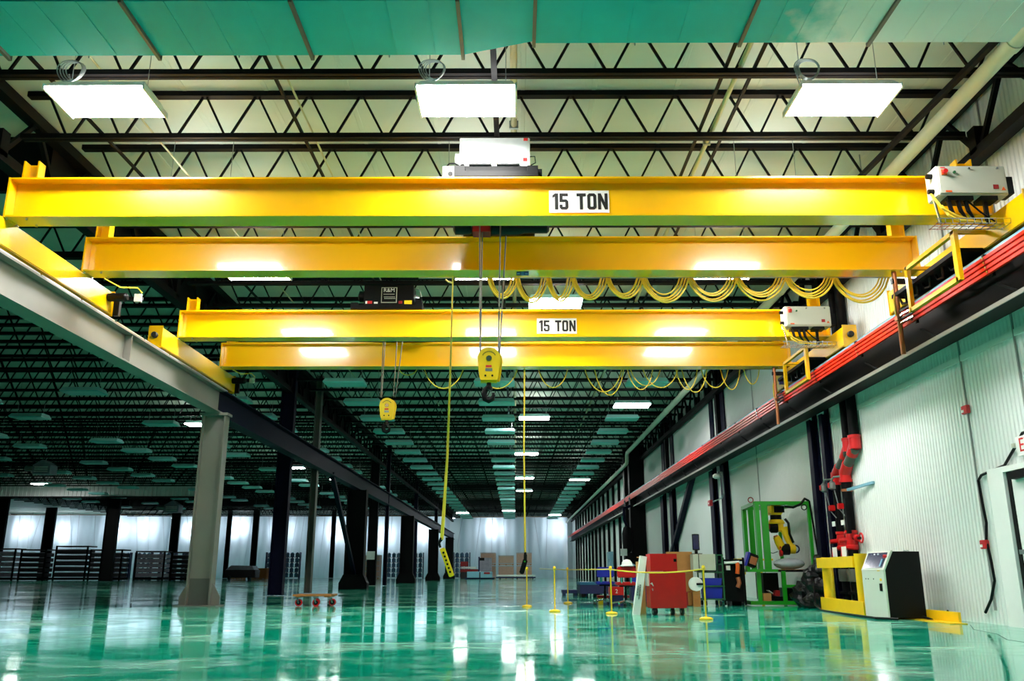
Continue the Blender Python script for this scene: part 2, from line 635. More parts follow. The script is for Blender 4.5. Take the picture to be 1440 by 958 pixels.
for x in (0.22, 2.62, 4.12):
    MB().box(x - 0.02, x + 0.02, 7.72, 8.74, 6.665, 6.71).build('joint_flange', 'steel_grey_dark', dk)
for x in (-5.6, -5.2, -4.75, -3.8, -3.35, -2.9, -1.9, -1.4, -0.95, 0.75, 1.3, 1.9, 2.95, 3.25, 3.6, 3.9, 4.5, 4.85, 5.2, 5.5):
    y0, y1 = (7.93, 8.92) if x < -0.62 else (7.76, 8.69)
    B(x - 0.005, x + 0.005, y0, y1, 6.694, 6.703).build('cross_seam', 'duct', dk)
for x in (-5.1, -3.3, -1.5, 1.4, 3.4, 5.0):
    MB().cyl((x, 8.95 if x < 0 else 8.72, 6.68), (x, 8.95 if x < 0 else 8.72, 7.8), 0.008, 6).build('hanger_rod', 'galv', dk)

# ------------------------------------------------------------------ runway beams, columns
def runway(name, x, y0, y1, z0, z1, m, w=0.34):
    r = thing(name, (x, y0, z0), kind='structure')
    B(x - w / 2, x + w / 2, y0, y1, z0, z0 + 0.03).build('bottom_flange', m, r)
    B(x - w / 2, x + w / 2, y0, y1, z1 - 0.03, z1).build('top_flange', m, r)
    B(x - 0.02, x + 0.02, y0, y1, z0 + 0.03, z1 - 0.03).build('web', m, r)
    return r


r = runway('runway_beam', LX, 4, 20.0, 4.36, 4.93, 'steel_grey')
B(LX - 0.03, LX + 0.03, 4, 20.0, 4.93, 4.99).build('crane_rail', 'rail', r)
for i in range(10):
    B(LX + 0.125, LX + 0.165, 8.2 + i * 1.2, 9.35 + i * 1.2, 4.93, 4.955).build('rail_clip', 'rail', r)
for yy in (9.9, 14.9):
    B(LX - 0.15, LX + 0.15, yy, yy + 0.02, 4.39, 4.9).build('stiffener', 'steel_grey', r)
r = runway('runway_beam', LX, 20.0, 100, 4.30, 4.93, 'steel_navy')  # far span: its lack of light is put into the darker steel colour
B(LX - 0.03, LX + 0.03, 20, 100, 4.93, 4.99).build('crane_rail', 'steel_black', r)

RX = 6.58
r = runway('runway_beam', RX, 4, 103, 4.16, 4.93, 'steel_black', 0.4)
B(RX - 0.03, RX + 0.03, 4, 103, 4.93, 4.99).build('crane_rail', 'rail', r)
B(RX - 0.22, RX - 0.2, 4, 60, 4.13, 4.19).build('lit_flange_edge', 'steel_grey', r)  # lit lower edge of the flange, put in as a lighter grey strip
for i in range(24):
    yy = 6 + i * 2.2
    MB().bar((RX - 0.1, yy, 4.2), (RX - 0.22, yy + 0.3, 4.42), 0.03, 0.03).build('bracket', 'steel_black', r)

# red conductor bars along the right runway
cb = thing('conductor_rail', (6.25, 4, 4.5), 'bundle of red crane power bars along the right runway', 'conductor rail')
for i in range(4):
    z = 4.74 - i * 0.062
    x = 6.20 + i * 0.012
    B(x - 0.02, x + 0.02, 4, 103, z - 0.022, z + 0.022).build('power_bar', 'red_conductor', cb)
B(6.235, 6.275, 4, 103, 4.79, 4.83).build('cable_tray', 'bluegrey', cb)
for i in range(40):
    yy = 6.2 + i * 2.2
    MB().box(6.17, 6.40, yy, yy + 0.04, 4.765, 4.79).box(6.26, 6.30, yy, yy + 0.04, 4.5, 4.79).build('hanger', 'black', cb)
    if i < 8:
        for j in range(4):
            MB().cyl((6.16 + 0.012 * j, yy + 0.02, 4.74 - j * 0.062), (6.19 + 0.012 * j, yy + 0.02, 4.74 - j * 0.062), 0.018, 8).build('insulator', 'chrome', cb)


def hcolumn(name, x, y, z1, w, d, m, base=0.0, m_low=None):
    """wide-flange column: flanges face +-x, web between, width w (x) and depth d (y)"""
    r = thing(name, (x, y, 0), kind='structure')
    B(x - w / 2, x - w / 2 + 0.03, y - d / 2, y + d / 2, 0.02, z1).build('flange', m, r)
    B(x + w / 2 - 0.03, x + w / 2, y - d / 2, y + d / 2, 0.02, z1).build('flange', m, r)
    B(x - w / 2 + 0.03, x + w / 2 - 0.03, y - 0.02, y + 0.02, 0.02, z1).build('web', m, r)
    if base:
        B(x - w / 2 - base, x + w / 2 + base, y - d / 2 - 0.12, y + d / 2 + 0.12, 0, 0.025).build('base_plate', m, r)
        for s in (-1, 1):
            xx = x + s * w / 2
            MB().prism([(xx, 0.025), (xx + s * base * 0.92, 0.025), (xx + s * base * 0.92, 0.2), (xx + s * 0.02, 0.48), (xx, 0.48)], 'xz', y - 0.02, y + 0.02).build('gusset', m, r)
    return r


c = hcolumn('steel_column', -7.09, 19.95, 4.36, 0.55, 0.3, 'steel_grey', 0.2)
B(-7.09 - 0.245, -7.09 + 0.245, 19.918, 19.929, 0.03, 0.6).build('dark_foot_band', 'steel_grey_dark', c)  # darker grey band over the foot of the web
B(-7.42, -6.76, 19.78, 20.12, 4.30, 4.36).build('cap_plate', 'steel_grey', c)
for yy in (38.9, 57.4, 75.9, 94.4):  # far runway columns: their unlit darkness is put into the steel colour
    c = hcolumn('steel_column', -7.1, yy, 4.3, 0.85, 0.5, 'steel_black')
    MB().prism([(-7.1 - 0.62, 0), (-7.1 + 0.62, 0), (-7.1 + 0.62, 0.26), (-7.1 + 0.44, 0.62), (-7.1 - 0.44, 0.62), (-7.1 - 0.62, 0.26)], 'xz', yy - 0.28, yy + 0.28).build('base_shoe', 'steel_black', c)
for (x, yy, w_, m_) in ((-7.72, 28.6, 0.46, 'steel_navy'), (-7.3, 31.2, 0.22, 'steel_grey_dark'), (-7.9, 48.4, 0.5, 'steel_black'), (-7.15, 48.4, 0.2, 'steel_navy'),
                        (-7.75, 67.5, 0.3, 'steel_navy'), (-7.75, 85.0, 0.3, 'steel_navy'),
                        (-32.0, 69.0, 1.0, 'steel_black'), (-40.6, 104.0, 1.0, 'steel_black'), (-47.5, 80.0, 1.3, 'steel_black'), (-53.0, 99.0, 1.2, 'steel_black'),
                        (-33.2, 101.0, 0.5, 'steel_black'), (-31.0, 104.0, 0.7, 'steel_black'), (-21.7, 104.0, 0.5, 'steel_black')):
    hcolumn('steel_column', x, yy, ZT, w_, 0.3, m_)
b = thing('column_brace', (-7.1, 34, 0), kind='structure')
MB().bar((-7.1, 33.2, 4.4), (-7.1, 39.3, 0.35), 0.16, 0.16).build('brace', 'steel_navy', b)
for (x, yy, z) in ((-7.55, 48.1, 1.6),):
    s = thing('column_sign', (x, yy, z), 'small white notice on a dark column in the left column row', 'notice')
    B(x - 0.6, x - 0.15, yy - 0.02, yy, z - 0.22, z + 0.22).build('notice_board', 'paper', s)

# columns standing against the right wall
for (yy, d_) in ((19.8, 0.24), (19.0, 0.2), (30.2, 0.5), (28.5, 0.5), (40.6, 0.7), (38.2, 0.7)):
    c = thing('wall_column', (6.9, yy, 0), kind='structure')
    mt = 'steel_navy'
    B(6.84, 6.87, yy - d_ / 2, yy + d_ / 2, 0, 4.16).build('flange', mt, c)
    B(6.98, 7.02, yy - d_ / 2, yy + d_ / 2, 0, ZT - 0.2).build('flange', mt, c)
    B(6.87, 6.98, yy - 0.02, yy + 0.02, 0, 4.16).build('web', mt, c)
for i, yy in enumerate([28.9, 39.2, 51, 54.5, 58, 61.5, 65, 68.5, 72, 75.5, 79, 82.5, 86, 89.5, 93, 96.5, 100]):
    tag(B(6.86, 7.02, yy - 0.14, yy + 0.14, 4.2 if yy < 45 else 0, ZT - 0.2).build('wall_post', 'steel_black'), kind='structure')
for yy in (47.2, 49.3):
    tag(B(6.2, 7.02, yy - 0.28, yy + 0.28, 0, ZT - 0.2).build('wall_pier', 'steel_black'), kind='structure')
b = thing('column_brace', (6.9, 34, 0), kind='structure')
MB().bar((6.9, 33.2, 4.5), (6.9, 41.0, 0.3), 0.2, 0.2).build('brace', 'steel_navy', b)

# fascia wall hanging from the roof of the left hall
fa = thing('wall_fascia', (-33, 66, 6.3), kind='structure')
mb = MB()
x = -39.5
while x < -24.0:
    mb.box(x, x + 0.16, 65.95, 66.0, 6.3, 7.78)
    x += 0.32
B(-39.5, -24, 66.0, 66.1, 6.3, 7.8).build('siding', 'wall_white', fa)
mb.build('ribs', 'wall_white', fa)['kind'] = 'stuff'
B(-39.6, -23.9, 65.9, 66.15, 6.2, 6.3).build('edge_beam', 'steel_black', fa)


# ================================================================== LIGHT FIXTURES
def fixture_parts(root, x, y, z, lit, near):
    wx, wy = 0.63, 0.375
    # housing: shallow tapered pan
    MB().add([(x - wx, y - wy, z), (x + wx, y - wy, z), (x + wx, y + wy, z), (x - wx, y + wy, z),
              (x - wx + 0.05, y - wy + 0.12, z + 0.13), (x + wx - 0.05, y - wy + 0.12, z + 0.13), (x + wx - 0.05, y + wy - 0.12, z + 0.13), (x - wx + 0.05, y + wy - 0.12, z + 0.13)],
             [(0, 3, 2, 1), (4, 5, 6, 7), (0, 1, 5, 4), (1, 2, 6, 5), (2, 3, 7, 6), (3, 0, 4, 7)]).build('housing', 'white_paint' if near else 'fixture_housing', root)
    B(x - wx + 0.015, x + wx - 0.015, y - wy + 0.02, y + wy - 0.02, z - 0.03, z - 0.001).build('lens', 'lamp_lens' if lit else 'fixture_lens', root)
    if lit:
        B(x - wx + 0.12, x + wx - 0.12, y - 0.12, y + 0.12, z + 0.131, z + 0.14).build('uplight_slot', 'lamp_up', root)
    if near:
        for s in (-1, 1):
            MB().box(x + s * wx - 0.012, x + s * wx + 0.012, y - wy, y + wy, z - 0.045, z + 0.03).build('end_cap', 'white_paint', root)
    for s in (-1, 1):
        MB().cyl((x + s * 0.5, y, z + 0.12), (x + s * 0.5, y, ZT + 0.025), 0.006, 5).build('hanger_wire', 'galv', root)


def coil(x, y, z, R, root):
    mb = MB()
    for i in range(4):
        mb.torus((x + 0.015 * i, y + 0.02 * i, z + 0.012 * i), R * (1 - 0.07 * i), 0.008, 'y', 22, 5, wob=0.06)
    mb.build('coiled_cord', 'galv', root)


GX = (-5.3, -0.62, 4.22)
ROWN = {0: 'in the nearest row under the duct', 1: 'over the front crane', 2: 'over the rear crane'}
SIDE = ('left', 'middle', 'right')
GY = [9.87, 13.15, 16.47]
for k, yy in enumerate(GY):
    for i, x in enumerate(GX):
        f = thing('light_fixture', (x, yy, 6.65), 'bright white box light, %s one %s' % (SIDE[i], ROWN[k]), 'light', 'lit ceiling lights over the cranes')
        fixture_parts(f, x, yy, 6.65, True, True)
        if k != 1:
            coil(x - 0.46, yy - 0.16, 7.0, 0.16, f)
            MB().tube([(x - 0.3, yy, 6.85), (x - 0.38, yy, 6.9), (x - 0.5, yy + 0.02, 6.86), (x - 0.55, yy, 7.05)], 0.01, 5).build('supply_cord', 'galv', f)

# unlit fixtures beyond the cranes, one prototype copied
fx_un = thing('light_fixture', (-0.65, 26.0, 6.4), 'unlit', 'light')
fixture_parts(fx_un, -0.65, 26.0, 6.4, False, False)
fx_lit = thing('light_fixture', (4.1, 29.6, 6.4), 'lit box light in the right row beyond the cranes, nearest lit one', 'light', 'lit ceiling lights beyond the cranes')
fixture_parts(fx_lit, 4.1, 29.6, 6.4, True, False)
fx_hi = thing('light_fixture', (0.95, 19.3, 6.9), 'bright light under the joists of the main bay, first from the cranes', 'light', 'lit ceiling lights between the joists')
fixture_parts(fx_hi, 0.95, 19.3, 6.9, True, False)
ORD = ['first', 'second', 'third', 'fourth', 'fifth', 'sixth', 'seventh', 'eighth', 'ninth', 'tenth', 'eleventh', 'twelfth', 'thirteenth', 'fourteenth', 'fifteenth', 'sixteenth', 'seventeenth',
       'eighteenth', 'nineteenth', 'twentieth', 'twenty-first', 'twenty-second', 'twenty-third', 'twenty-fourth']
first = True
lit_set = {('right', 9): 'lit box light in the right row, second lit one from the cranes', ('right', 20): 'lit box light at the far end of the right row',
           ('middle', 18): 'added lit box light near the far end of the middle row', ('left', 19): 'added lit box light near the far end of the left row'}  # middle and left ones added to light the far loads
for i, x in enumerate((-5.3, -0.65, 4.08)):
    for k in range(23):
        yy = 26.0 + 3.2 * k
        if SIDE[i] == 'right' and k == 1:
            continue
        if (SIDE[i], k) in lit_set:
            o = copy_tree(fx_lit, (x, yy, 6.4))
            o['label'] = lit_set[(SIDE[i], k)]
            continue
        if SIDE[i] == 'middle' and k == 0:
            o = fx_un
        else:
            o = copy_tree(fx_un, (x, yy, 6.4))
        o['label'] = 'unlit teal box light, %s from the cranes in the %s row of the main bay' % (ORD[k], SIDE[i])
        o['group'] = 'unlit ceiling lights in the main bay'
# lit lamps set up between the joists of the main bay
for k, (x, yy) in enumerate(((0.78, 35.0), (0.6, 46.2), (0.62, 58.5), (0.7, 68.0))):
    o = copy_tree(fx_hi, (x, yy, 6.9))
    o['label'] = 'bright light under the joists of the main bay, %s from the cranes' % ORD[k + 1]
# the left hall
n = 0
for i in range(7):
    x = -9.75 - 4.35 * i
    cnt = 0
    for k in range(18):
        yy = 25.7 + 3.15 * k + (1.6 if i % 2 else 0)
        if (i + k * 2) % 5 == 3:
            continue
        if abs(x) / yy > 0.68 or any(abs(x - a) < 1.5 and abs(yy - b_) < 1.0 for a, b_ in ((-13.6, 36.6), (-13.6, 52.5), (-12.2, 59.6), (-34.5, 62.6), (-26.9, 48.9), (-31, 78.5))):
            continue
        o = copy_tree(fx_un, (x, yy, 6.4))
        o['label'] = 'unlit teal box light over the left hall, %s in the %s row from the columns' % (ORD[cnt], ORD[i])
        cnt += 1
        o['group'] = 'unlit ceiling lights in the left hall'
for k, (x, yy) in enumerate(((-13.6, 36.6), (-13.6, 52.5), (-12.2, 59.6), (-34.5, 62.6))):  # the last one is added to brighten the fascia wall
    o = copy_tree(fx_hi, (x, yy, 6.9))
    o['label'] = 'lit light between the joists of the left hall, %s from the cranes' % ORD[k]


# ================================================================== CRANES
GLY = {
    '1': [[(0.05, 0.74), (0.05, 0.88), (0.2, 1.0), (0.42, 1.0), (0.42, 0), (0.2, 0), (0.2, 0.8), (0.12, 0.74)]],
    '5': [[(0.02, 1), (0.56, 1), (0.56, 0.83), (0.22, 0.83), (0.22, 0.63), (0.46, 0.63), (0.58, 0.51), (0.58, 0.12), (0.46, 0), (0.14, 0), (0.02, 0.12), (0.02, 0.3), (0.21, 0.3), (0.21, 0.17), (0.39, 0.17), (0.39, 0.46),
           (0.02, 0.46)]],
    'T': [[(0, 1), (0.6, 1), (0.6, 0.82), (0.4, 0.82), (0.4, 0), (0.2, 0), (0.2, 0.82), (0, 0.82)]],
    'N': [[(0, 0), (0, 1), (0.19, 1), (0.43, 0.45), (0.43, 1), (0.62, 1), (0.62, 0), (0.44, 0), (0.19, 0.56), (0.19, 0)]],
}


def oring():
    o = [(0.12, 0), (0.46, 0), (0.58, 0.12), (0.58, 0.88), (0.46, 1), (0.12, 1), (0, 0.88), (0, 0.12)]
    i = [(0.22, 0.17), (0.36, 0.17), (0.39, 0.2), (0.39, 0.8), (0.36, 0.83), (0.22, 0.83), (0.19, 0.8), (0.19, 0.2)]
    return [[o[k], o[(k + 1) % 8], i[(k + 1) % 8], i[k]] for k in range(8)]


GLY['O'] = oring()


def sign15(root, x0, z0, y):
    W, H = 0.83, 0.33
    s = B(x0, x0 + W, y - 0.012, y, z0, z0 + H).build('capacity_sign', 'paper', root)
    cx = x0 + 0.035
    for ch, adv in (('1', 0.105), ('5', 0.155), (' ', 0.085), ('T', 0.148), ('O', 0.148), ('N', 0)):
        if ch != ' ':
            mb = MB()
            for poly in GLY[ch]:
                mb.prism([(cx + u * 0.215, z0 + 0.045 + v * 0.24) for u, v in poly], 'xz', y - 0.017, y - 0.011)
            mb.build('letter', 'print_black', s)
        cx += adv
    return s


def loop_pts(x0, x1, y, z, sag, n=14, dy=0.0):
    pts = []
    for k in range(n + 1):
        t = k / n
        pts.append((x0 + (x1 - x0) * t, y + dy * math.sin(PI * t), z - sag * (1 - (2 * t - 1) ** 2) ** 0.75))
    return pts


def crane(name, lab, ya, yb, loops, sgn_x, cbx):
    XL, XR = -6.98, 6.5
    z0, z1 = 5.42, 6.0
    root = thing(name, (0, ya, 5.0), lab, 'crane', 'yellow bridge cranes')
    for gi, yc in enumerate((ya + 0.175, yb + 0.175)):
        g = thing_part = ibeam_x(MB(), XL + 0.03, XR - 0.03, yc, z0, z1, 0.35, 0.025, 0.02).build('girder', 'yellow', root)
        for xx in (XL, XR - 0.025):
            B(xx, xx + 0.025, yc - 0.18, yc + 0.18, z0 - 0.01, z1).build('end_plate', 'yellow', g)
        B(XL + 0.3, XR - 0.3, yc - 0.03, yc + 0.03, z1, z1 + 0.05).build('trolley_rail', 'yellow', g)
        # stop post (channel) at the left end, plate at the right
        x0 = XL + 0.06
        MB().box(x0, x0 + 0.02, yc + 0.0, yc + 0.16, z1, z1 + 0.34).box(x0 + 0.02, x0 + 0.20, yc + 0.14, yc + 0.16, z1, z1 + 0.34).box(x0 + 0.20, x0 + 0.22, yc, yc + 0.16, z1, z1 + 0.34).build('stop_post', 'yellow', g)
        MB().box(XR - 0.32, XR - 0.30, yc + 0.0, yc + 0.16, z1, z1 + 0.34).box(XR - 0.30, XR - 0.12, yc + 0.14, yc + 0.16, z1, z1 + 0.34).box(XR - 0.12, XR - 0.1, yc, yc + 0.16, z1, z1 + 0.34).build('stop_post', 'yellow', g)
        for xx in (XL + 0.02, XL + 0.3, XR - 0.3, XR - 0.02):
            for yy in (yc - 0.12, yc + 0.12):
                MB().cyl((xx, yy, z0 - 0.03), (xx, yy, z0), 0.018, 6).build('bolt', 'chrome', g)
    if ya < 12:
        tgx = 0.02
        for (a, b_, m_) in ((0, 0.075, 'blue_navy'), (0.075, 0.12, 'teal_lid'), (0.12, 0.2, 'blue_navy')):
            B(tgx + a, tgx + b_, yb + 0.07, yb + 0.24, z0 - 0.006, z0 - 0.001).build('maker_tag', m_, g)
        for a in (0.01, 0.14):
            B(tgx + a, tgx + a + 0.045, yb + 0.13, yb + 0.17, z0 - 0.009, z0 - 0.006).build('maker_tag', 'bluegrey', g)
    # end trucks
    for sx, xc in ((-1, LX), (1, RX)):
        t = B(xc - 0.13, xc + 0.13, ya - 0.75, yb + 1.15, 5.03, z0 - 0.005).build('end_truck', 'yellow', root, False, 0.012)
        for yy in (ya - 0.45, yb + 0.8):
            MB().lathe((xc - 0.06, yy, 5.11), [(0.12, 0), (0.12, 0.12)], 'x', 20).build('wheel', 'steel_black', t, True)
        for yy, d in ((ya - 0.75, -1), (yb + 1.15, 1)):
            MB().box(xc - 0.14, xc + 0.14, yy - 0.012 * (d < 0), yy + 0.012 * (d > 0) + 0.001, 5.0, z0 + 0.03).build('end_cap', 'yellow', t)
            MB().lathe((xc, yy - (0.1 if d < 0 else 0), 5.25), [(0.05, 0), (0.06, 0.02), (0.06, 0.1)], 'y', 14).build('bumper', 'rubber', t)
    # drive motor and sensor at the left truck's far end
    MB().lathe((LX + 0.14, yb + 0.95, 5.28), [(0.07, 0), (0.075, 0.05), (0.075, 0.3), (0.05, 0.33)], 'x', 14).build('travel_motor', 'black', root, True)
    MB().box(LX + 0.14, LX + 0.24, yb + 1.16, yb + 1.24, 5.02, 5.42).box(LX + 0.24, LX + 0.62, yb + 1.16, yb + 1.22, 5.3, 5.36).build('limit_switch_arm', 'black', root)
    B(LX + 0.5, LX + 0.62, yb + 1.12, yb + 1.17, 5.26, 5.40).build('limit_switch', 'box_grey', root)
    MB().tube([(LX + 0.2, yb + 0.6, 5.5), (LX + 0.35, yb + 0.9, 5.44), (LX + 0.55, yb + 1.1, 5.5), (LX + 0.62, yb + 1.15, 5.42)], 0.012, 5).build('sensor_cable', 'cable_yellow', root)
    sign15(root, sgn_x, z0 + 0.11, ya + 0.163)
    # control cabinet on the front girder's right end
    bx = B(cbx, cbx + 0.92, ya - 0.42, ya - 0.12, 5.52, 5.94).build('control_cabinet', 'box_grey', root, False, 0.012)
    B(cbx + 0.03, cbx + 0.89, ya - 0.435, ya - 0.42, 5.545, 5.915).build('door', 'box_grey', bx)
    MB().lathe((cbx + 0.1, ya - 0.49, 5.84), [(0.03, 0), (0.03, 0.06)], 'y', 12).build('rotary_switch', 'red', bx)
    B(cbx + 0.065, cbx + 0.135, ya - 0.445, ya - 0.435, 5.80, 5.875).build('switch_plate', 'orange', bx)
    MB().lathe((cbx + 0.23, ya - 0.46, 5.835), [(0.018, 0), (0.018, 0.03)], 'y', 10).build('push_button', 'green_dark', bx)
    B(cbx + 0.06, cbx + 0.12, ya - 0.44, ya - 0.434, 5.90, 5.912).build('name_strip', 'print_red', bx)
    B(cbx + 0.72, cbx + 0.79, ya - 0.44, ya - 0.434, 5.6, 5.66).build('warning_label', 'red_dark', bx)
    MB().prism([(cbx + 0.82, 5.58), (cbx + 0.88, 5.58), (cbx + 0.85, 5.63)], 'xz', ya - 0.44, ya - 0.434).build('warning_label', 'orange', bx)
    B(cbx + 0.09, cbx + 0.17, ya - 0.44, ya - 0.434, 5.555, 5.58).build('warning_label', 'orange', bx)
    for q in (0.43, 0.8):
        MB().lathe((cbx + q, ya - 0.455, 5.89), [(0.014, 0), (0.014, 0.02)], 'y', 8).build('latch', 'chrome', bx)
    for zz in (5.62, 5.84):
        MB().cyl((cbx - 0.07, ya - 0.3, zz), (cbx + 0.01, ya - 0.3, zz), 0.035, 10).build('cable_gland', 'black', bx)
    B(cbx + 0.93, cbx + 1.02, ya - 0.38, ya - 0.16, 5.56, 5.8).build('side_plug', 'black', bx)
    B(cbx + 0.12, cbx + 0.46, ya - 0.4, ya - 0.2, 5.46, 5.52).build('gland_plate', 'black', bx)
    B(cbx + 0.56, cbx + 0.78, ya - 0.4, ya - 0.2, 5.46, 5.52).build('gland_plate', 'black', bx)
    for q in (0.14, 0.26, 0.36):
        MB().tube([(cbx + q, ya - 0.36, 5.48), (cbx + q + 0.03, ya - 0.36, 5.32), (cbx + q + 0.12, ya - 0.33, 5.2)], [0.03, 0.028, 0.01], 8).build('cable', 'black', bx)
    MB().tube([(cbx + 0.4, ya - 0.36, 5.46), (cbx + 0.55, ya - 0.36, 5.3), (cbx + 0.75, ya - 0.3, 5.2)], 0.012, 6).build('cable', 'black', bx)
    B(cbx + 0.62, cbx + 0.67, ya - 0.34, ya - 0.3, 5.16, 5.46).build('support_leg', 'black', bx)
    MB().cyl((cbx + 0.04, ya - 0.3, 5.16), (cbx - 0.02, ya - 0.3, 5.55), 0.018, 8).build('support_leg', 'chrome', bx)
    MB().tube([(cbx - 0.05, ya - 0.3, 5.6), (cbx + 0.05, ya - 0.36, 5.36), (cbx + 0.25, ya - 0.36, 5.24), (cbx + 0.5, ya - 0.3, 5.2)], 0.018, 6).build('cable', 'cable_yellow', bx)
    MB().tube([(cbx + 0.08, ya - 0.3, 5.42), (cbx + 0.12, ya - 0.36, 5.26), (cbx + 0.25, ya - 0.36, 5.19), (cbx + 1.0, ya - 0.25, 5.17)], 0.018, 6).build('cable', 'cable_yellow', bx)
    # wire cable tray under the cabinet
    mb = MB()
    for yy in (ya - 0.4, ya - 0.3, ya - 0.2):
        mb.bar((cbx - 0.08, yy, 5.13), (cbx + 1.1, yy, 5.13), 0.01, 0.01)
    for i in range(13):
        xx = cbx - 0.06 + i * 0.095
        mb.bar((xx, ya - 0.42, 5.13), (xx, ya - 0.18, 5.13), 0.008, 0.008).bar((xx, ya - 0.42, 5.13), (xx, ya - 0.42, 5.19), 0.008, 0.008)
    mb.bar((cbx - 0.08, ya - 0.42, 5.19), (cbx + 1.1, ya - 0.42, 5.19), 0.01, 0.01)
    tr = mb.build('wire_tray', 'chrome', root)
    tr['kind'] = 'stuff'
    # collector guard frame hanging at the right end
    gx = 6.02
    gy0, gy1, gz0, gz1 = ya + 0.2, ya + 1.65, 4.58, 5.24
    gf = B(gx - 0.03, gx + 0.03, gy0, gy1, gz1 - 0.03, gz1 + 0.03).build('guard_frame', 'yellow', root)
    B(gx - 0.03, gx + 0.03, gy0, gy1, gz0 - 0.03, gz0 + 0.03).build('bottom_bar', 'yellow', gf)
    B(gx - 0.03, gx + 0.03, gy0 - 0.05, gy0 + 0.05, gz0 - 0.03, gz1 + 0.03).build('upright', 'yellow', gf)
    B(gx - 0.03, gx + 0.03, gy1 - 0.05, gy1 + 0.03, gz0 - 0.03, gz1 + 0.03).build('upright', 'yellow', gf)
    for yy in (gy0, gy1):
        B(gx - 0.03, RX - 0.05, yy - 0.04, yy + 0.02, gz1 - 0.02, gz1 + 0.03).build('cross_bar', 'yellow', gf)
    B(gx + 0.06, RX - 0.1, ya + 0.3, ya + 2.4, 5.0, 5.06).build('cable_bundle', 'steel_black', root)
    for i in range(5):
        yy = ya + 0.5 + i * 0.4
        MB().tube([(gx + 0.15, yy, 5.0), (gx + 0.2, yy + 0.1, 4.88), (gx + 0.2, yy + 0.25, 4.9), (gx + 0.22, yy + 0.35, 5.0)], 0.02, 6).build('cable', 'black', root)
    # collector arm: bronze pole with shoes
    py = yb + 0.12
    px = 6.11
    po = MB().cyl((px, py, 4.05), (px, py, 5.42), 0.038, 12).build('collector_pole', 'bronze', root, True)
    B(px - 0.05, px + 0.35, py - 0.03, py + 0.03, 5.22, 5.3).build('pole_arm', 'black', po)
    B(px - 0.055, px + 0.055, py - 0.05, py + 0.05, 4.6, 4.66).build('clamp', 'bronze', po)
    for i in range(4):
        MB().bar((px, py - 0.05, 4.74 - i * 0.062), (px + 0.03, py - 0.42, 4.74 - i * 0.062), 0.03, 0.025).build('collector_shoe', 'chrome' if i % 2 else 'black', po)
    MB().tube([(px, py, 4.62), (px - 0.05, py, 4.7), (px - 0.05, py, 4.95), (px, py, 5.15)], 0.012, 5).build('cable', 'cable_yellow', po)
    B(px + 0.1, px + 0.22, py - 0.06, py + 0.02, 5.0, 5.08).build('junction_box', 'blue_navy', po)
    # festoon on the far girder
    yf = yb + 0.45
    tk = B(-1.6, 6.2, yf - 0.02, yf + 0.02, z0 + 0.02, z0 + 0.06).build('festoon_track', 'galv', root)
    for i, (a, b_, s_, m_) in enumerate(loops):
        MB().tube(loop_pts(a, b_, yf, z0 + 0.02, s_, dy=0.03 * ((i % 3) - 1)), 0.017 if m_ else 0.013, 6).build('festoon_cable', 'cable_yellow', tk, True)
    return root


l1 = []
xs = [-0.45, 0.02, 0.52, 0.95, 1.5, 2.1, 2.85, 3.65, 4.45, 5.25, 6.15]
for i in range(len(xs) - 1):
    a, b_ = xs[i], xs[i + 1]
    sg = 0.30 + 0.07 * ((i * 7) % 4) / 3 + 0.06
    for j in range(4 if i > 4 else 3):
        l1.append((a + 0.03 * j - 0.02 * (i % 2), b_ - 0.05 * j + 0.02, sg - 0.045 * j, j % 2 == 0))
l2 = []
xs = [-2.05, -0.75, 0.02, 0.95, 1.75, 2.25, 2.95, 3.6, 4.4, 5.2, 6.0]
l2 = [(-3.0, -2.55, 0.14, 0), (-2.35, -1.35, 0.46, 0), (-0.95, 0.05, 0.46, 0), (0.6, 1.35, 0.45, 0), (1.8, 2.75, 0.55, 0), (2.05, 2.8, 0.62, 0), (2.9, 3.55, 0.5, 0), (2.98, 3.75, 0.4, 0), (3.3, 4.2, 0.44, 0),
      (4.15, 4.7, 0.5, 0), (4.3, 4.95, 0.56, 0), (4.8, 5.5, 0.44, 0), (5.3, 5.8, 0.5, 0), (5.9, 6.3, 0.36, 0)]
l2 = [(a * 0.93, b * 0.93, s, m) for a, b, s, m in l2]
crane('bridge_crane', 'yellow overhead bridge crane nearest the camera, with the larger 15 TON sign', 10.75, 12.92, l1, 0.47, 5.56)
crane('bridge_crane', 'yellow overhead bridge crane farther back, with the smaller 15 TON sign', 16.95, 19.55, l2, 0.45, 5.45)


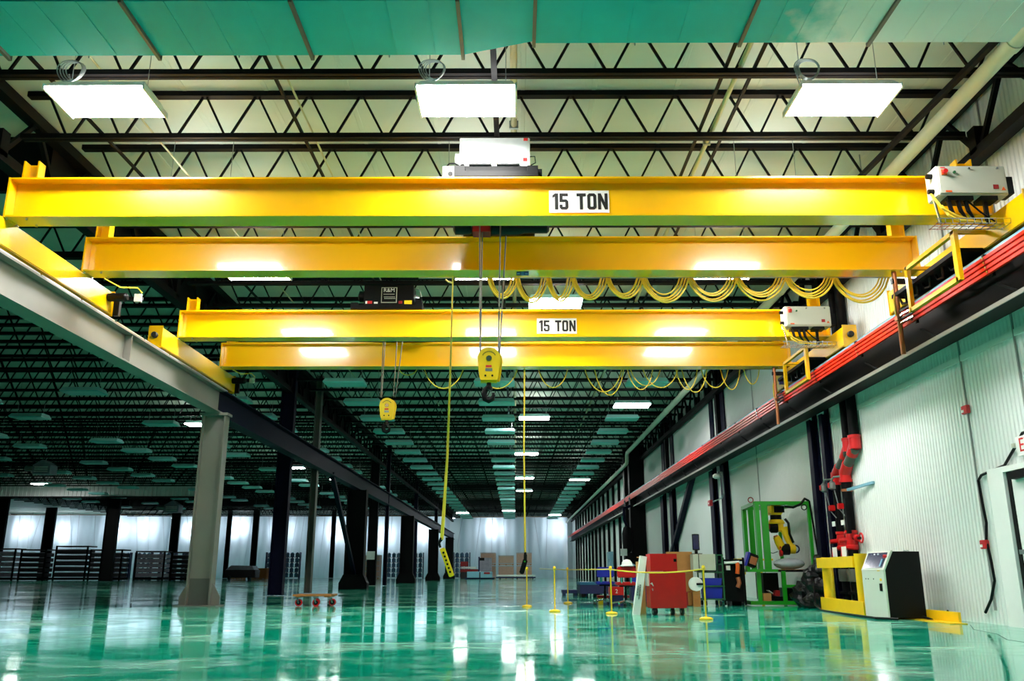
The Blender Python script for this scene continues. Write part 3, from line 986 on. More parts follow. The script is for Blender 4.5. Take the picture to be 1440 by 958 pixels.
def hook_block(root, x, y, zt, zb, hr, face_y):
    """rounded yellow sheave housing, zt top, zb bottom, half width hr"""
    pts = []
    for k in range(13):
        a = PI * k / 12
        pts.append((x + hr * math.cos(a), zt - hr + hr * math.sin(a)))
    pts += [(x - hr * 0.82, zb + 0.05), (x - hr * 0.72, zb), (x + hr * 0.72, zb), (x + hr * 0.82, zb + 0.05)]
    b = MB().prism(pts, 'xz', y - 0.07, y - 0.04).build('hook_block', 'yellow_matte', root, False)
    MB().prism([(px + 0.03, pz - 0.005) for px, pz in pts], 'xz', y + 0.04, y + 0.07).build('side_plate', 'yellow_matte', b)
    MB().lathe((x, y - 0.04, zt - hr), [(hr * 0.85, 0), (hr * 0.78, 0.03), (hr * 0.78, 0.05), (hr * 0.85, 0.08)], 'y', 24).build('sheave', 'red_dark', b, True)
    MB().prism([(x - hr * 0.7, zb - 0.03), (x + hr * 0.7, zb - 0.03), (x + hr * 0.75, zb + 0.12), (x - hr * 0.75, zb + 0.12)], 'xz', y - 0.035, y + 0.035).build('crosshead', 'yellow_matte', b)
    MB().lathe((x, y - 0.085, zt - hr), [(0.04, 0), (0.045, 0.012), (0.045, 0.02)], 'y', 16).build('axle_nut', 'chrome', b, True)
    for s in (-1, 1):
        MB().lathe((x + s * 0.05, y - 0.08, zb + 0.06), [(0.015, 0), (0.015, 0.012)], 'y', 8).build('bolt', 'black', b)
    mb = MB()
    for k in range(14):
        a = PI * (0.17 + 0.66 * k / 13)
        mb.rbox((x + hr * 0.62 * math.cos(a), y - 0.0715, zt - hr + hr * 0.62 * math.sin(a)), (0.012, 0.002, 0.014), 0, PI / 2 - a)
    mb.build('arc_lettering', 'print_black', b)['kind'] = 'stuff'
    B(x - 0.045, x + 0.04, y - 0.073, y - 0.07, zb + 0.185, zb + 0.215).build('red_mark', 'print_red', b)
    B(x - 0.05, x + 0.05, y - 0.073, y - 0.07, zb + 0.125, zb + 0.17).build('rating_plate', 'galv', b)
    # hook
    MB().lathe((x, y, zb - 0.14), [(0.03, 0.14), (0.035, 0.06), (0.05, 0.05), (0.05, 0.0)], 'z', 12).build('hook_shank', 'black', b, True)
    hp = [(x, y, zb - 0.08), (x - 0.05, y, zb - 0.14), (x - 0.07, y, zb - 0.2), (x - 0.05, y, zb - 0.265), (x, y, zb - 0.29), (x + 0.05, y, zb - 0.265), (x + 0.07, y, zb - 0.21), (x + 0.055, y, zb - 0.175)]
    MB().tube(hp, [0.035, 0.04, 0.045, 0.045, 0.042, 0.036, 0.026, 0.015], 10).build('hook', 'steel_black', b, True)
    MB().bar((x + 0.0, y, zb - 0.12), (x + 0.06, y, zb - 0.19), 0.03, 0.012).build('safety_latch', 'galv', b)
    return b


# ------------------------------------------------------------------ hoist on the near crane
h = thing('hoist_trolley', (-0.35, 11.9, 6.05), 'hoist with a shiny silver box riding the near crane, hook block below', 'hoist')
MB().box(-0.85, 0.32, 10.85, 13.2, 6.06, 6.14).box(-0.85, -0.7, 10.85, 13.2, 6.14, 6.22).box(0.17, 0.32, 10.85, 13.2, 6.14, 6.22).build('trolley_frame', 'black', h)
for xx in (-0.72, 0.2):
    for yy in (10.93, 13.1):
        MB().lathe((xx - 0.07, yy, 6.11), [(0.06, 0), (0.06, 0.05)], 'x', 14).build('trolley_wheel', 'steel_black', h, True)
bx = B(-0.79, 0.21, 10.98, 11.4, 6.28, 6.72).build('hoist_panel', 'white_paint', h, False, 0.01)
B(-0.75, 0.17, 10.965, 10.98, 6.31, 6.70).build('cover', 'cover_silver', bx)
for (a, b_) in ((-0.77, -0.72), (-0.65, -0.34), (-0.26, 0.06)):
    B(a, b_, 10.96, 10.985, 6.285, 6.30).build('slot', 'black', bx)
for xx in (-0.68, 0.1):
    MB().lathe((xx, 10.955, 6.68), [(0.013, 0), (0.013, 0.012)], 'y', 8).build('screw', 'white_paint', bx)
B(0.12, 0.18, 10.955, 10.964, 6.66, 6.70).build('warning_label', 'print_red', bx)
B(0.11, 0.17, 10.955, 10.964, 6.34, 6.39).build('warning_label', 'print_red', bx)
MB().lathe((-0.87, 11.2, 6.48), [(0.05, 0), (0.1, 0.01), (0.1, 0.1)], 'x', 14).build('end_bell', 'white_paint', bx, True)
B(-0.79, 0.25, 10.99, 11.5, 6.16, 6.28).build('motor_base', 'black', h)
B(0.25, 0.38, 11.02, 11.3, 6.06, 6.25).build('end_bracket', 'black', h)
MB().box(-1.02, -0.8, 10.95, 11.15, 6.07, 6.26).build('limit_box', 'box_grey', h)
MB().lathe((-0.91, 10.935, 6.14), [(0.035, 0), (0.035, 0.015)], 'y', 10).build('limit_knob', 'black', h)
MB().tube([(-0.98, 11, 6.26), (-0.93, 10.97, 6.31), (-0.85, 10.97, 6.31), (-0.78, 11, 6.28)], 0.012, 5).build('cable', 'black', h)
MB().tube([(0.21, 11.1, 6.48), (0.28, 11.05, 6.46), (0.29, 11.05, 6.36), (0.22, 11.05, 6.32)], 0.008, 5).build('cable', 'black', h)
MB().lathe((-0.7, 12.25, 6.3), [(0.22, 0), (0.24, 0.02), (0.2, 0.04), (0.2, 0.86), (0.24, 0.88), (0.22, 0.9)], 'x', 22).build('rope_drum', 'steel_black', h, True)
# lower motor housings that show under the girder
MB().lathe((-0.95, 12.2, 5.86), [(0.06, 0), (0.12, 0.03), (0.12, 0.24), (0.1, 0.28)], 'x', 16).build('drive_motor', 'black', h, True)
B(-0.65, -0.38, 12.08, 12.32, 5.74, 5.98).build('gear_case', 'red_dark', h)
MB().lathe((-0.36, 12.2, 5.86), [(0.13, 0), (0.13, 0.42), (0.1, 0.5), (0.1, 0.85), (0.07, 0.88)], 'x', 16).build('hoist_motor', 'black', h, True)
B(-0.9, -0.8, 12.1, 12.3, 5.9, 6.07).build('motor_hanger', 'black', h)
B(0.3, 0.4, 12.1, 12.3, 5.9, 6.07).build('motor_hanger', 'black', h)
for (xx, yy) in ((-0.54, 12.0), (-0.22, 12.0), (-0.50, 12.14), (-0.12, 12.3)):
    x1 = -0.51 if xx < -0.4 else (-0.235 if xx > -0.2 else -0.245)
    MB().cyl((xx, yy, 6.2), (x1, yy * 0.4 + 12.0 * 0.6, 3.74), 0.011, 6).build('wire_rope', 'rope', h)
hook_block(h, -0.38, 12.0, 3.88, 3.40, 0.165, 0)

# ------------------------------------------------------------------ hoist on the far crane: black box
h = thing('hoist_trolley', (-2.75, 18.3, 6.05), 'hoist with a black box riding the far crane, smaller hook block below', 'hoist')
MB().box(-3.45, -1.95, 17.05, 19.85, 6.06, 6.14).box(-3.45, -3.3, 17.05, 19.85, 6.14, 6.2).box(-2.1, -1.95, 17.05, 19.85, 6.14, 6.2).build('trolley_frame', 'black', h)
bx = B(-3.2, -2.15, 17.15, 17.6, 6.16, 6.62).build('hoist_panel', 'black', h, False, 0.012)
fr = B(-2.83, -2.5, 17.135, 17.15, 6.22, 6.56).build('brand_plate', 'box_grey', bx)
B(-2.815, -2.515, 17.128, 17.136, 6.235, 6.545).build('plate_field', 'black', bx)
text('R&M', 0.12, 'paper', bx, (-2.665, 17.126, 6.49), R_CAM)
mb = MB()
for zz, x0 in ((6.405, -2.78), (6.345, -2.77), (6.31, -2.76)):
    for q in range(7):
        mb.box(x0 + q * 0.034, x0 + q * 0.034 + 0.024, 17.124, 17.129, zz - 0.008, zz + 0.008)
mb.build('blurred_print', 'box_grey', bx)['kind'] = 'stuff'
for (a, b_, z0, z1, m_) in ((-3.12, -3.02, 6.2, 6.26, 'print_red'), (-3.16, -3.12, 6.2, 6.26, 'paper'), (-2.98, -2.9, 6.2, 6.24, 'paper'), (-2.46, -2.38, 6.2, 6.26, 'red_dark'), (-2.34, -2.18, 6.19, 6.27, 'yellow_matte')):
    B(a, b_, 17.138, 17.15, z0, z1).build('warning_label', m_, bx)
MB().lathe((-3.36, 17.4, 6.44), [(0.05, 0), (0.12, 0.03), (0.12, 0.16)], 'x', 14).build('end_bell', 'black', bx, True)
MB().lathe((-2.15, 17.4, 6.4), [(0.08, 0), (0.06, 0.06), (0.03, 0.1)], 'x', 14).build('end_cap', 'galv', bx, True)
B(-2.12, -1.98, 17.2, 17.5, 6.12, 6.34).build('end_bracket', 'black', h)
MB().tube([(-2.13, 17.2, 6.55), (-2.02, 17.15, 6.5), (-1.98, 17.15, 6.35)], 0.012, 5).build('cable', 'galv', h)
MB().lathe((-3.1, 18.6, 6.3), [(0.22, 0), (0.24, 0.02), (0.2, 0.04), (0.2, 0.86), (0.24, 0.88), (0.22, 0.9)], 'x', 22).build('rope_drum', 'steel_black', h, True)
for (xx, x1) in ((-2.93, -2.94), (-2.62, -2.66), (-2.46, -2.62), (-2.88, -2.92)):
    MB().cyl((xx, 18.3 + (0.15 if x1 > xx else 0), 6.2), (x1, 18.3, 4.42), 0.011, 6).build('wire_rope', 'rope', h)
hook_block(h, -2.79, 18.3, 4.40, 3.95, 0.165, 0)

# ------------------------------------------------------------------ pendant controls
p = thing('pendant_control', (-1.05, 13.3, 0.67), 'yellow push-button pendant hanging from the near crane on a yellow cable', 'crane pendant')
MB().tube([(-1.02, 13.2, 5.418), (-1.04, 13.32, 4.0), (-1.06, 13.3, 2.5), (-1.1, 13.3, 1.6), (-1.12, 13.3, 1.22)], [0.012, 0.015, 0.02, 0.026, 0.028], 8).build('cable', 'cable_yellow', p, True)
MB().tube([(-1.12, 13.3, 1.24), (-1.16, 13.3, 1.17), (-1.14, 13.3, 1.10)], [0.03, 0.02, 0.018], 8).build('strain_relief', 'black', p, True)
bd = MB().rbox((-1.035, 13.3, 0.885), (0.08, 0.07, 0.44), 0, -0.36).build('handset', 'yellow_matte', p, False, 0.01)
for k in range(6):
    t = -0.15 + k * 0.06
    MB().lathe((-1.035 - t * math.sin(0.36) * -1 * -1, 13.255, 0.885 + t * math.cos(0.36)), [(0.017, 0), (0.017, 0.015)], 'y', 8).build('button', 'black', bd)
MB().tube([(-1.15, 13.32, 5.40), (-1.1, 13.32, 5.36), (-1.03, 13.2, 5.30)], 0.014, 5).build('branch_cable', 'cable_yellow', p)
p = thing('pendant_control', (0.18, 20.1, 0.7), 'black push-button pendant hanging from the far crane on a thin cable', 'crane pendant')
MB().tube([(0.22, 19.8, 5.418), (0.2, 19.95, 3.5), (0.22, 20.1, 1.16)], [0.018, 0.02, 0.024], 8).build('cable', 'cable_yellow', p, True)
MB().tube([(0.22, 20.1, 1.2), (0.225, 20.1, 1.1), (0.22, 20.1, 1.0)], [0.02, 0.04, 0.04], 8).build('strain_relief', 'black', p, True)
bd = MB().rbox((0.18, 20.1, 0.86), (0.11, 0.09, 0.34), 0, 0.3).build('handset', 'black', p, False, 0.02)
MB().lathe((0.21, 20.045, 0.97), [(0.02, 0), (0.02, 0.01)], 'y', 8).build('button', 'green', bd)


# ================================================================== RIGHT WALL EQUIPMENT
def alarm(z, lab):
    a = thing('fire_alarm', (WX, 13.12, z), lab, 'fire alarm')
    B(WX - 0.075, WX - 0.014, 13.04, 13.21, z - 0.065, z + 0.065).build('housing', 'red', a, False, 0.008)
    B(WX - 0.085, WX - 0.075, 13.13, 13.19, z - 0.04, z + 0.0).build('strobe_lens', 'paper', a)


alarm(3.18, 'red fire alarm box high on the white wall right of the cranes')
alarm(1.14, 'red fire alarm box low on the white wall beside the door')
cv = thing('wall_cable', (WX - 0.03, 13, 0.2), 'loose black cable snaking down the white wall past the door', 'cable')
MB().tube([(WX - 0.04, 10.9, 2.62), (WX - 0.04, 11.75, 2.6), (WX - 0.04, 12.0, 2.42), (WX - 0.04, 12.3, 2.22), (WX - 0.04, 12.95, 2.15), (WX - 0.04, 13.06, 2.08), (WX - 0.04, 13.03, 1.7), (WX - 0.05, 12.98, 1.45), (WX - 0.04, 13.07, 1.2), (WX - 0.05, 13.0, 0.9),
           (WX - 0.04, 13.0, 0.62), (WX - 0.05, 13.15, 0.35), (WX - 0.05, 13.36, 0.16)], 0.021, 8).build('cable', 'black', cv, True)
ex = thing('exit_sign', (WX - 0.03, 11.7, 2.45), 'white exit sign with red letters over the door', 'sign')
B(WX - 0.07, WX - 0.016, 11.26, 11.9, 2.3, 2.56).build('board', 'paper', ex)
text('EXIT', 0.27, 'print_red', ex, (WX - 0.073, 11.55, 2.43), R_WALL)
B(WX - 0.1, WX - 0.016, 11.9, 11.96, 2.42, 2.48).build('bracket', 'box_grey', ex)

d1 = thing('door_1', (WX, 11.5, 0), kind='structure')
MB().box(WX - 0.09, WX - 0.016, 12.29, 12.70, 0, 2.12).build('jamb', 'white_paint', d1)
B(WX - 0.09, WX - 0.016, 10.9, 12.70, 2.12, 2.2).build('head', 'white_paint', d1)
B(WX - 0.03, WX - 0.018, 11.0, 12.22, 0.0, 2.08).build('door_leaf', 'white_paint', d1)
B(WX - 0.045, WX - 0.016, 12.2, 12.285, 0, 2.12).build('gasket', 'black', d1)
B(WX - 0.12, WX - 0.02, 10.95, 12.12, 0.98, 1.04).build('push_bar', 'galv', d1)
B(WX - 0.12, WX - 0.02, 11.6, 12.1, 2.0, 2.1).build('door_closer', 'steel_black', d1)
kb = thing('floor_kerb', (6.8, 13.4, 0), 'yellow angle kerb on the floor along the white wall', 'kerb')
MB().box(6.62, 6.66, 13.42, 15.6, 0, 0.16).build('upstand', 'yellow_matte', kb)
MB().box(6.40, 6.66, 13.42, 15.6, 0, 0.012).box(6.4, 6.66, 13.25, 13.42, 0, 0.012).build('foot', 'yellow_matte', kb)

# ------------------------------------------------------------------ control kiosk
k = thing('control_kiosk', (6.3, 14.9, 0), 'white and black control kiosk with a slanted screen beside the yellow guard', 'machine')
y0, y1 = 14.45, 15.35
MB().prism([(6.03, 0.03), (6.62, 0.03), (6.62, 1.07), (6.17, 1.07), (6.03, 0.78)], 'xz', y0, y1).build('cabinet', 'black', k)
fp = B(6.005, 6.032, y0 - 0.005, y1 + 0.01, 0.02, 0.785).build('front_door', 'kiosk_white', k)
MB().prism([(6.0, 0.775), (6.03, 0.775), (6.19, 1.085), (6.15, 1.085)], 'xz', y0 - 0.012, y1 + 0.01).build('screen_bezel', 'kiosk_white', k)
sc = MB().prism([(6.015, 0.806), (6.135, 1.054), (6.1296, 1.0566), (6.0096, 0.8086)], 'xz', y0 + 0.07, y1 - 0.05).build('screen', 'screen', k)
sd = Vector((0.118, 0, 0.25)).normalized()
for yy, m_ in ((15.0, 'paper'), (14.85, 'paper')):
    MB().rbox((6.11, yy, 1.03), (0.012, 0.04, 0.022), 0, 0.45).build('icon', m_, sc)
MB().rbox((6.046, 14.62, 0.89), (0.01, 0.05, 0.13), 0, 0.45).build('side_menu', 'bluegrey', sc)
MB().lathe((6.055, 14.52, 0.99), [(0.028, 0), (0.028, 0.05)], 'x', 12).build('stop_button', 'red', k)
B(5.998, 6.006, 14.56, 14.66, 0.44, 0.56).build('latch', 'black', fp)
B(5.999, 6.006, 14.56, 14.62, 0.60, 0.64).build('warning_label', 'yellow_matte', fp)
for yy in (15.2, 15.1, 14.88):
    MB().lathe((5.997, yy, 0.63), [(0.01, 0), (0.01, 0.01)], 'x', 8).build('keyhole', 'black', fp)
B(5.999, 6.006, 14.6, 14.7, 0.755, 0.768).build('warning_label', 'yellow_matte', fp)
for xx, yy in ((6.25, 14.7), (6.3, 14.9), (6.45, 14.6), (6.5, 14.6)):
    MB().torus((xx, yy, 1.07), 0.02, 0.006, 'y', 10, 5, 0, PI).build('lifting_eye', 'galv', k)
MB().tube([(6.55, 14.47, 0.05), (6.62, 14.3, 0.015), (6.7, 14.0, 0.012), (6.64, 13.85, 0.1), (6.66, 13.8, 0.17)], 0.018, 6).build('power_cable', 'black', k, True)

# ------------------------------------------------------------------ yellow guard
gd = thing('guard_rail', (6.3, 16.9, 0), 'yellow steel guard of two round posts and flat rails before the pipe risers', 'guard rail')
MB().cyl((6.42, 18.2, 0), (6.42, 18.2, 1.03), 0.11, 20).build('post', 'yellow_matte', gd, True)
MB().cyl((6.16, 15.75, 0), (6.16, 15.75, 1.06), 0.11, 20).build('post', 'yellow_matte', gd, True)
MB().bar((6.32, 18.45, 0.92), (6.06, 15.8, 0.92), 0.06, 0.2).build('top_rail', 'yellow_matte', gd)
MB().bar((6.32, 18.4, 0.12), (6.06, 15.5, 0.12), 0.06, 0.24).build('bottom_rail', 'yellow_matte', gd)
fc = thing('floor_cable', (6.0, 17, 0), 'black cable lying on the floor at the foot of the yellow guard', 'cable')
MB().tube([(6.25, 18.6, 0.55), (6.2, 18.5, 0.3), (6.1, 18.2, 0.1), (5.98, 17.5, 0.018), (5.92, 16.6, 0.018), (5.9, 15.8, 0.018), (5.88, 15.2, 0.018), (5.86, 14.6, 0.018), (6.1, 14.3, 0.018)], 0.02, 6).build('cable', 'black', fc, True)

# ------------------------------------------------------------------ sprinkler risers
def riser(yu, yd, x, r, lab, valve):
    rz = thing('sprinkler_riser', (x, yd, 0), lab, 'pipe')
    MB().cyl((x, yu, 3.25), (x, yu, 7.6), r, 16).build('upper_pipe', 'steel_black', rz, True)
    MB().cyl((x, yu, 3.2), (x, yd, 2.78), r, 16).build('offset_pipe', 'steel_grey_dark', rz, True)
    MB().cyl((x, yd, 0.0), (x, yd, 2.75), r, 16).build('lower_pipe', 'steel_black', rz, True)
    for (p0, p1) in (((x, yu, 3.40), (x, yu, 3.16)), ((x, yu - (yu - yd) * 0.0, 3.26), (x, yu + (yd - yu) * 0.3, 3.07)), ((x, yu + (yd - yu) * 0.7, 2.92), (x, yd, 2.74)), ((x, yd, 2.82), (x, yd, 2.58))):
        MB().cyl(p0, p1, r * 1.18, 16).build('elbow', 'red', rz, True)
    for zz in (3.41, 2.58):
        MB().lathe((x, yu if zz > 3 else yd, zz - 0.03), [(r * 1.32, 0), (r * 1.32, 0.06)], 'z', 16).build('coupling', 'red', rz, True)
    MB().lathe((x - 0.0, yd, 1.18), [(r * 1.05, 0), (r * 1.4, 0.03), (r * 1.4, 0.08), (r * 1.12, 0.1), (r * 1.25, 0.2), (r * 1.1, 0.32), (r * 1.3, 0.34), (r * 1.3, 0.39)], 'z', 16).build('alarm_valve', 'red', rz, True)
    MB().cyl((x - r, yd, 1.38), (x - r - 0.16, yd + 0.02, 1.36), 0.045, 12).build('trim_pipe', 'red', rz, True)
    MB().tube([(x - r - 0.1, yd, 1.2), (x - r - 0.12, yd, 1.05), (x - r - 0.1, yd, 0.9)], 0.04, 10).build('drain_valve', 'red', rz, True)
    B(x - r - 0.16, x - r - 0.145, yd - 0.3, yd - 0.07, 0.96, 1.24).build('tag_card', 'paper', rz)
    B(x - r - 0.06, x - r - 0.045, yd - 0.08, yd + 0.08, 1.68, 1.78).build('gauge_label', 'paper', rz)
    B(x - r - 0.12, x - r, yd - 0.05, yd + 0.05, 2.0, 2.12).build('pressure_switch', 'red', rz, False, 0.01)
    MB().lathe((x - r - 0.09, yd + 0.3, 2.42), [(0.02, 0), (0.07, 0.03), (0.07, 0.15), (0.02, 0.2)], 'z', 12).build('alarm_can', 'galv', rz, True)
    B(x - r - 0.17, x - r - 0.16, yd + 0.26, yd + 0.34, 2.47, 2.57).build('can_label', 'print_red', rz)
    MB().tube([(x - r - 0.09, yd + 0.3, 2.63), (x - r - 0.09, yd + 0.15, 2.68), (x - r, yd, 2.68)], 0.02, 6).build('can_bracket', 'galv', rz)
    MB().tube([(x - r - 0.05, yd + 0.3, 2.42), (x - r - 0.05, yd + 0.1, 2.0), (x - r - 0.04, yd - 0.15, 1.85)], 0.012, 6).build('conduit', 'galv', rz)
    MB().lathe((x, yd, 0.55), [(r * 1.5, 0), (r * 1.6, 0.05), (r * 1.6, 0.2), (r * 1.5, 0.25)], 'z', 16).build('check_valve', 'steel_grey_dark', rz, True)
    for zz in (0.3, 0.85):
        MB().lathe((x, yd, zz), [(r * 1.7, 0), (r * 1.7, 0.05)], 'z', 16).build('flange', 'steel_black', rz, True)
    if valve:
        MB().cyl((x, yd, 1.4), (x, yd - 0.45, 1.4), 0.03, 10).build('valve_stem', 'steel_black', rz)
        MB().torus((x, yd - 0.5, 1.4), 0.09, 0.02, 'x', 18, 6).build('hand_wheel', 'red', rz)
        MB().lathe((x, yd - 0.36, 1.4), [(0.06, 0), (0.08, 0.06), (0.05, 0.12)], 'y', 12).build('stem_nut', 'red', rz, True)
        MB().bar((x - 0.05, yd - 0.2, 2.38), (WX - 0.02, yd - 1.15, 2.44), 0.06, 0.05).build('wall_strut', 'bluegrey', rz)
        MB().lathe((x, yd, 2.36), [(r * 1.15, 0), (r * 1.15, 0.05)], 'z', 16).build('pipe_clamp', 'bronze', rz, True)
        B(x - r - 0.05, x - r + 0.02, yd - 0.25, yd - 0.15, 1.5, 2.2).build('trim_board', 'steel_black', rz)


riser(17.36, 18.05, 6.92, 0.1, 'thicker black riser pipe with red elbows beside the white wall', True)
riser(17.78, 18.62, 6.92, 0.08, 'thinner black riser pipe with red elbows next to the navy columns', False)

# ------------------------------------------------------------------ camera and alarm on the wall columns farther back
sc_ = thing('security_camera', (6.7, 28.5, 3.85), 'small white security camera under the right runway beam', 'camera')
MB().lathe((6.55, 28.5, 3.8), [(0.05, 0), (0.09, 0.05), (0.09, 0.2), (0.05, 0.24)], 'x', 12).build('body', 'white_paint', sc_, True)
B(6.7, 6.842, 28.45, 28.55, 3.86, 3.95).build('bracket', 'galv', sc_)
MB().tube([(6.78, 28.5, 3.92), (6.78, 28.2, 3.9), (6.78, 28.15, 3.2), (6.78, 28.4, 3.08), (6.78, 29.7, 3.06)], 0.025, 6).build('conduit', 'galv', sc_)
a = thing('fire_alarm', (6.66, 30.3, 3.05), 'small red pull station on the navy column by the security camera', 'fire alarm')
B(6.73, 6.842, 30.05, 30.35, 2.95, 3.15).build('housing', 'red', a, False, 0.01)
B(6.72, 6.73, 30.15, 30.25, 3.02, 3.06).build('strobe_lens', 'paper', a)
pn = thing('wall_panel', (6.95, 62.5, 1.2), 'blue-grey electric panel far down the right wall', 'panel')
B(6.6, 6.84, 61.6, 63.6, 0.9, 2.1).build('cabinet', 'bluegrey', pn)
B(6.585, 6.6, 61.7, 63.5, 0.95, 2.05).build('door', 'bluegrey', pn)
B(6.57, 6.585, 61.9, 62.0, 1.4, 1.6).build('handle', 'black', pn)
# pipework hanging at the dark pier
un = thing('pump_unit', (6.0, 46.5, 0), 'black pump and pipe cluster on the dark pier down the right wall', 'machine')
MB().lathe((5.95, 46.6, 1.7), [(0.12, 0), (0.26, 0.15), (0.28, 1.0), (0.2, 1.3), (0.1, 1.4)], 'z', 16).build('tank', 'steel_black', un, True)
MB().tube([(5.95, 46.6, 3.1), (5.8, 46.5, 3.4), (5.8, 46.5, 4.0), (6.15, 46.6, 4.15)], 0.08, 8).build('pipe', 'steel_navy', un, True)
B(5.5, 5.85, 46.1, 46.15, 1.55, 1.9).build('notice', 'paper', un)
MB().box(5.75, 6.15, 46.2, 46.88, 0, 1.7).build('stand', 'steel_black', un)

# ================================================================== ROBOT CELL
rc = thing('robot_cell_frame', (6.1, 21.2, 0), 'green steel frame with a bench, the robot arm hanging inside', 'frame')
G = 'green'
FY, BY = 20.35, 22.1


def post(x, y, z0, z1, w=0.07, d=0.07, m='green', nm='post'):
    return B(x - w / 2, x + w / 2, y - d / 2, y + d / 2, z0, z1).build(nm, m, rc)


post(5.64, FY, 0.80, 2.30, 0.09, 0.16)
post(5.82, FY, 0.80, 2.30, 0.15, 0.05)
post(5.80, BY, 0.80, 2.30, 0.09, 0.16)
post(5.97, BY, 0.80, 2.30, 0.13, 0.05)
post(6.86, FY, 0.05, 2.32, 0.07)
post(6.68, BY, 0.05, 2.32, 0.07)
B(5.60, 6.90, FY - 0.04, FY + 0.04, 2.26, 2.34).build('top_beam', G, rc)
B(5.75, 6.72, BY - 0.04, BY + 0.04, 2.26, 2.34).build('top_beam', G, rc)
MB().bar((5.62, FY, 2.3), (5.78, BY, 2.3), 0.08, 0.08).build('top_beam', G, rc)
MB().bar((6.86, FY, 2.3), (6.70, BY, 2.3), 0.07, 0.07).build('top_beam', G, rc)
B(6.05, 6.4, FY, BY, 2.27, 2.33).build('robot_mount', G, rc)
B(5.28, 5.98, FY - 0.2, FY + 0.25, 0.74, 0.80).build('bench_rail', G, rc)
B(5.45, 6.86, FY - 0.02, BY, 0.74, 0.79).build('bench_top', 'steel_black', rc)
post(5.58, FY, 0.05, 0.76, 0.09)
post(6.15, FY, 0.05, 0.76, 0.09)
B(6.15, 6.86, FY - 0.03, FY + 0.04, 0.40, 0.46).build('mid_rail', G, rc)
B(5.35, 6.9, FY - 0.05, FY + 0.05, 0.02, 0.1).build('base_rail', G, rc)
MB().bar((5.40, FY, 0.06), (5.5, BY, 0.06), 0.09, 0.08).build('base_rail', G, rc)
post(5.55, BY, 0.05, 0.76, 0.08)
B(5.75, 6.1, FY + 0.25, FY + 0.9, 0.12, 0.72).build('drive_cabinet', 'black', rc)
B(6.25, 6.8, FY + 0.2, FY + 1.2, 0.1, 0.38).build('drive_cabinet', 'black', rc)
MB().tube([(6.3, FY, 2.22), (6.5, FY - 0.02, 2.2), (6.68, FY - 0.04, 2.28), (6.78, FY - 0.05, 2.4), (6.88, FY, 2.35)], 0.03, 7).build('robot_cable', 'black', rc, True)
MB().torus((6.74, FY - 0.06, 2.2), 0.06, 0.012, 'y', 16, 5).build('cable_loop', 'black', rc)
MB().tube([(6.88, FY - 0.05, 2.35), (6.92, FY - 0.06, 1.8), (6.95, FY - 0.08, 1.3), (6.98, FY - 0.1, 0.95)], 0.022, 6).build('robot_cable', 'black', rc, True)
MB().torus((5.55, FY + 0.1, 2.38), 0.06, 0.012, 'y', 16, 5).build('cable_loop', 'red_dark', rc)
rc['label'] = 'green steel frame on a bench, with a robot arm hanging inside'

rb = thing('industrial_robot', (6.22, 20.6, 2.2), 'yellow industrial robot arm hanging upside down in the green frame', 'robot')
RY = 20.75
Y = 'yellow_matte'
B(6.03, 6.33, RY - 0.17, RY + 0.17, 2.05, 2.268).build('base', Y, rb, False, 0.03)
B(6.12, 6.36, RY - 0.19, RY - 0.165, 2.1, 2.25).build('connector_plate', 'black', rb)
MB().lathe((6.2, RY, 1.93), [(0.13, 0), (0.13, 0.13)], 'z', 20).build('waist_ring', 'black', rb, True)
MB().lathe((6.2, RY, 1.84), [(0.19, 0), (0.2, 0.03), (0.16, 0.1)], 'z', 20).build('turret', Y, rb, True)
MB().box(6.2, 6.33, RY - 0.16, RY + 0.16, 1.66, 1.88).build('shoulder', Y, rb, False, 0.03)
MB().lathe((6.02, RY - 0.02, 1.76), [(0.09, 0), (0.13, 0.04), (0.13, 0.18)], 'x', 18).build('shoulder_motor', 'black', rb, True)
MB().lathe((5.98, RY - 0.02, 1.78), [(0.03, 0), (0.07, 0.01), (0.07, 0.06)], 'x', 14).build('motor_cap', 'red_dark', rb, True)
MB().tube([(6.34, RY - 0.1, 1.76), (6.38, RY - 0.12, 1.55), (6.46, RY - 0.14, 1.34), (6.49, RY - 0.14, 1.26)], [0.10, 0.075, 0.07, 0.09], 14).build('lower_arm', Y, rb, True)
MB().lathe((6.40, RY - 0.14, 1.26), [(0.09, 0), (0.11, 0.02), (0.11, 0.14), (0.08, 0.16)], 'x', 18).build('elbow', Y, rb, True)
MB().torus((6.57, RY - 0.14, 1.26), 0.08, 0.018, 'y', 18, 6).build('hose_loop', 'blue_navy', rb)
MB().lathe((6.2, RY - 0.16, 1.25), [(0.1, 0), (0.13, 0.03), (0.13, 0.2)], 'x', 18).build('elbow_housing', 'black', rb, True)
MB().lathe((6.16, RY - 0.2, 1.31), [(0.04, 0), (0.06, 0.01), (0.06, 0.05)], 'x', 14).build('motor_cap', 'red', rb, True)
MB().lathe((6.16, RY - 0.2, 1.17), [(0.05, 0), (0.08, 0.01), (0.08, 0.06)], 'x', 14).build('motor_cap', 'red', rb, True)
MB().tube([(6.24, RY - 0.16, 1.28), (6.17, RY - 0.18, 1.42), (6.11, RY - 0.2, 1.54)], [0.10, 0.095, 0.075], 14).build('forearm', Y, rb, True)
MB().tube([(6.11, RY - 0.2, 1.53), (6.095, RY - 0.2, 1.57)], 0.05, 12).build('wrist_flange', 'bronze', rb, True)
MB().tube([(6.36, RY - 0.18, 1.95), (6.42, RY - 0.22, 1.85), (6.43, RY - 0.22, 1.6), (6.5, RY - 0.22, 1.4)], 0.03, 8).build('dress_hose', 'black', rb, True)
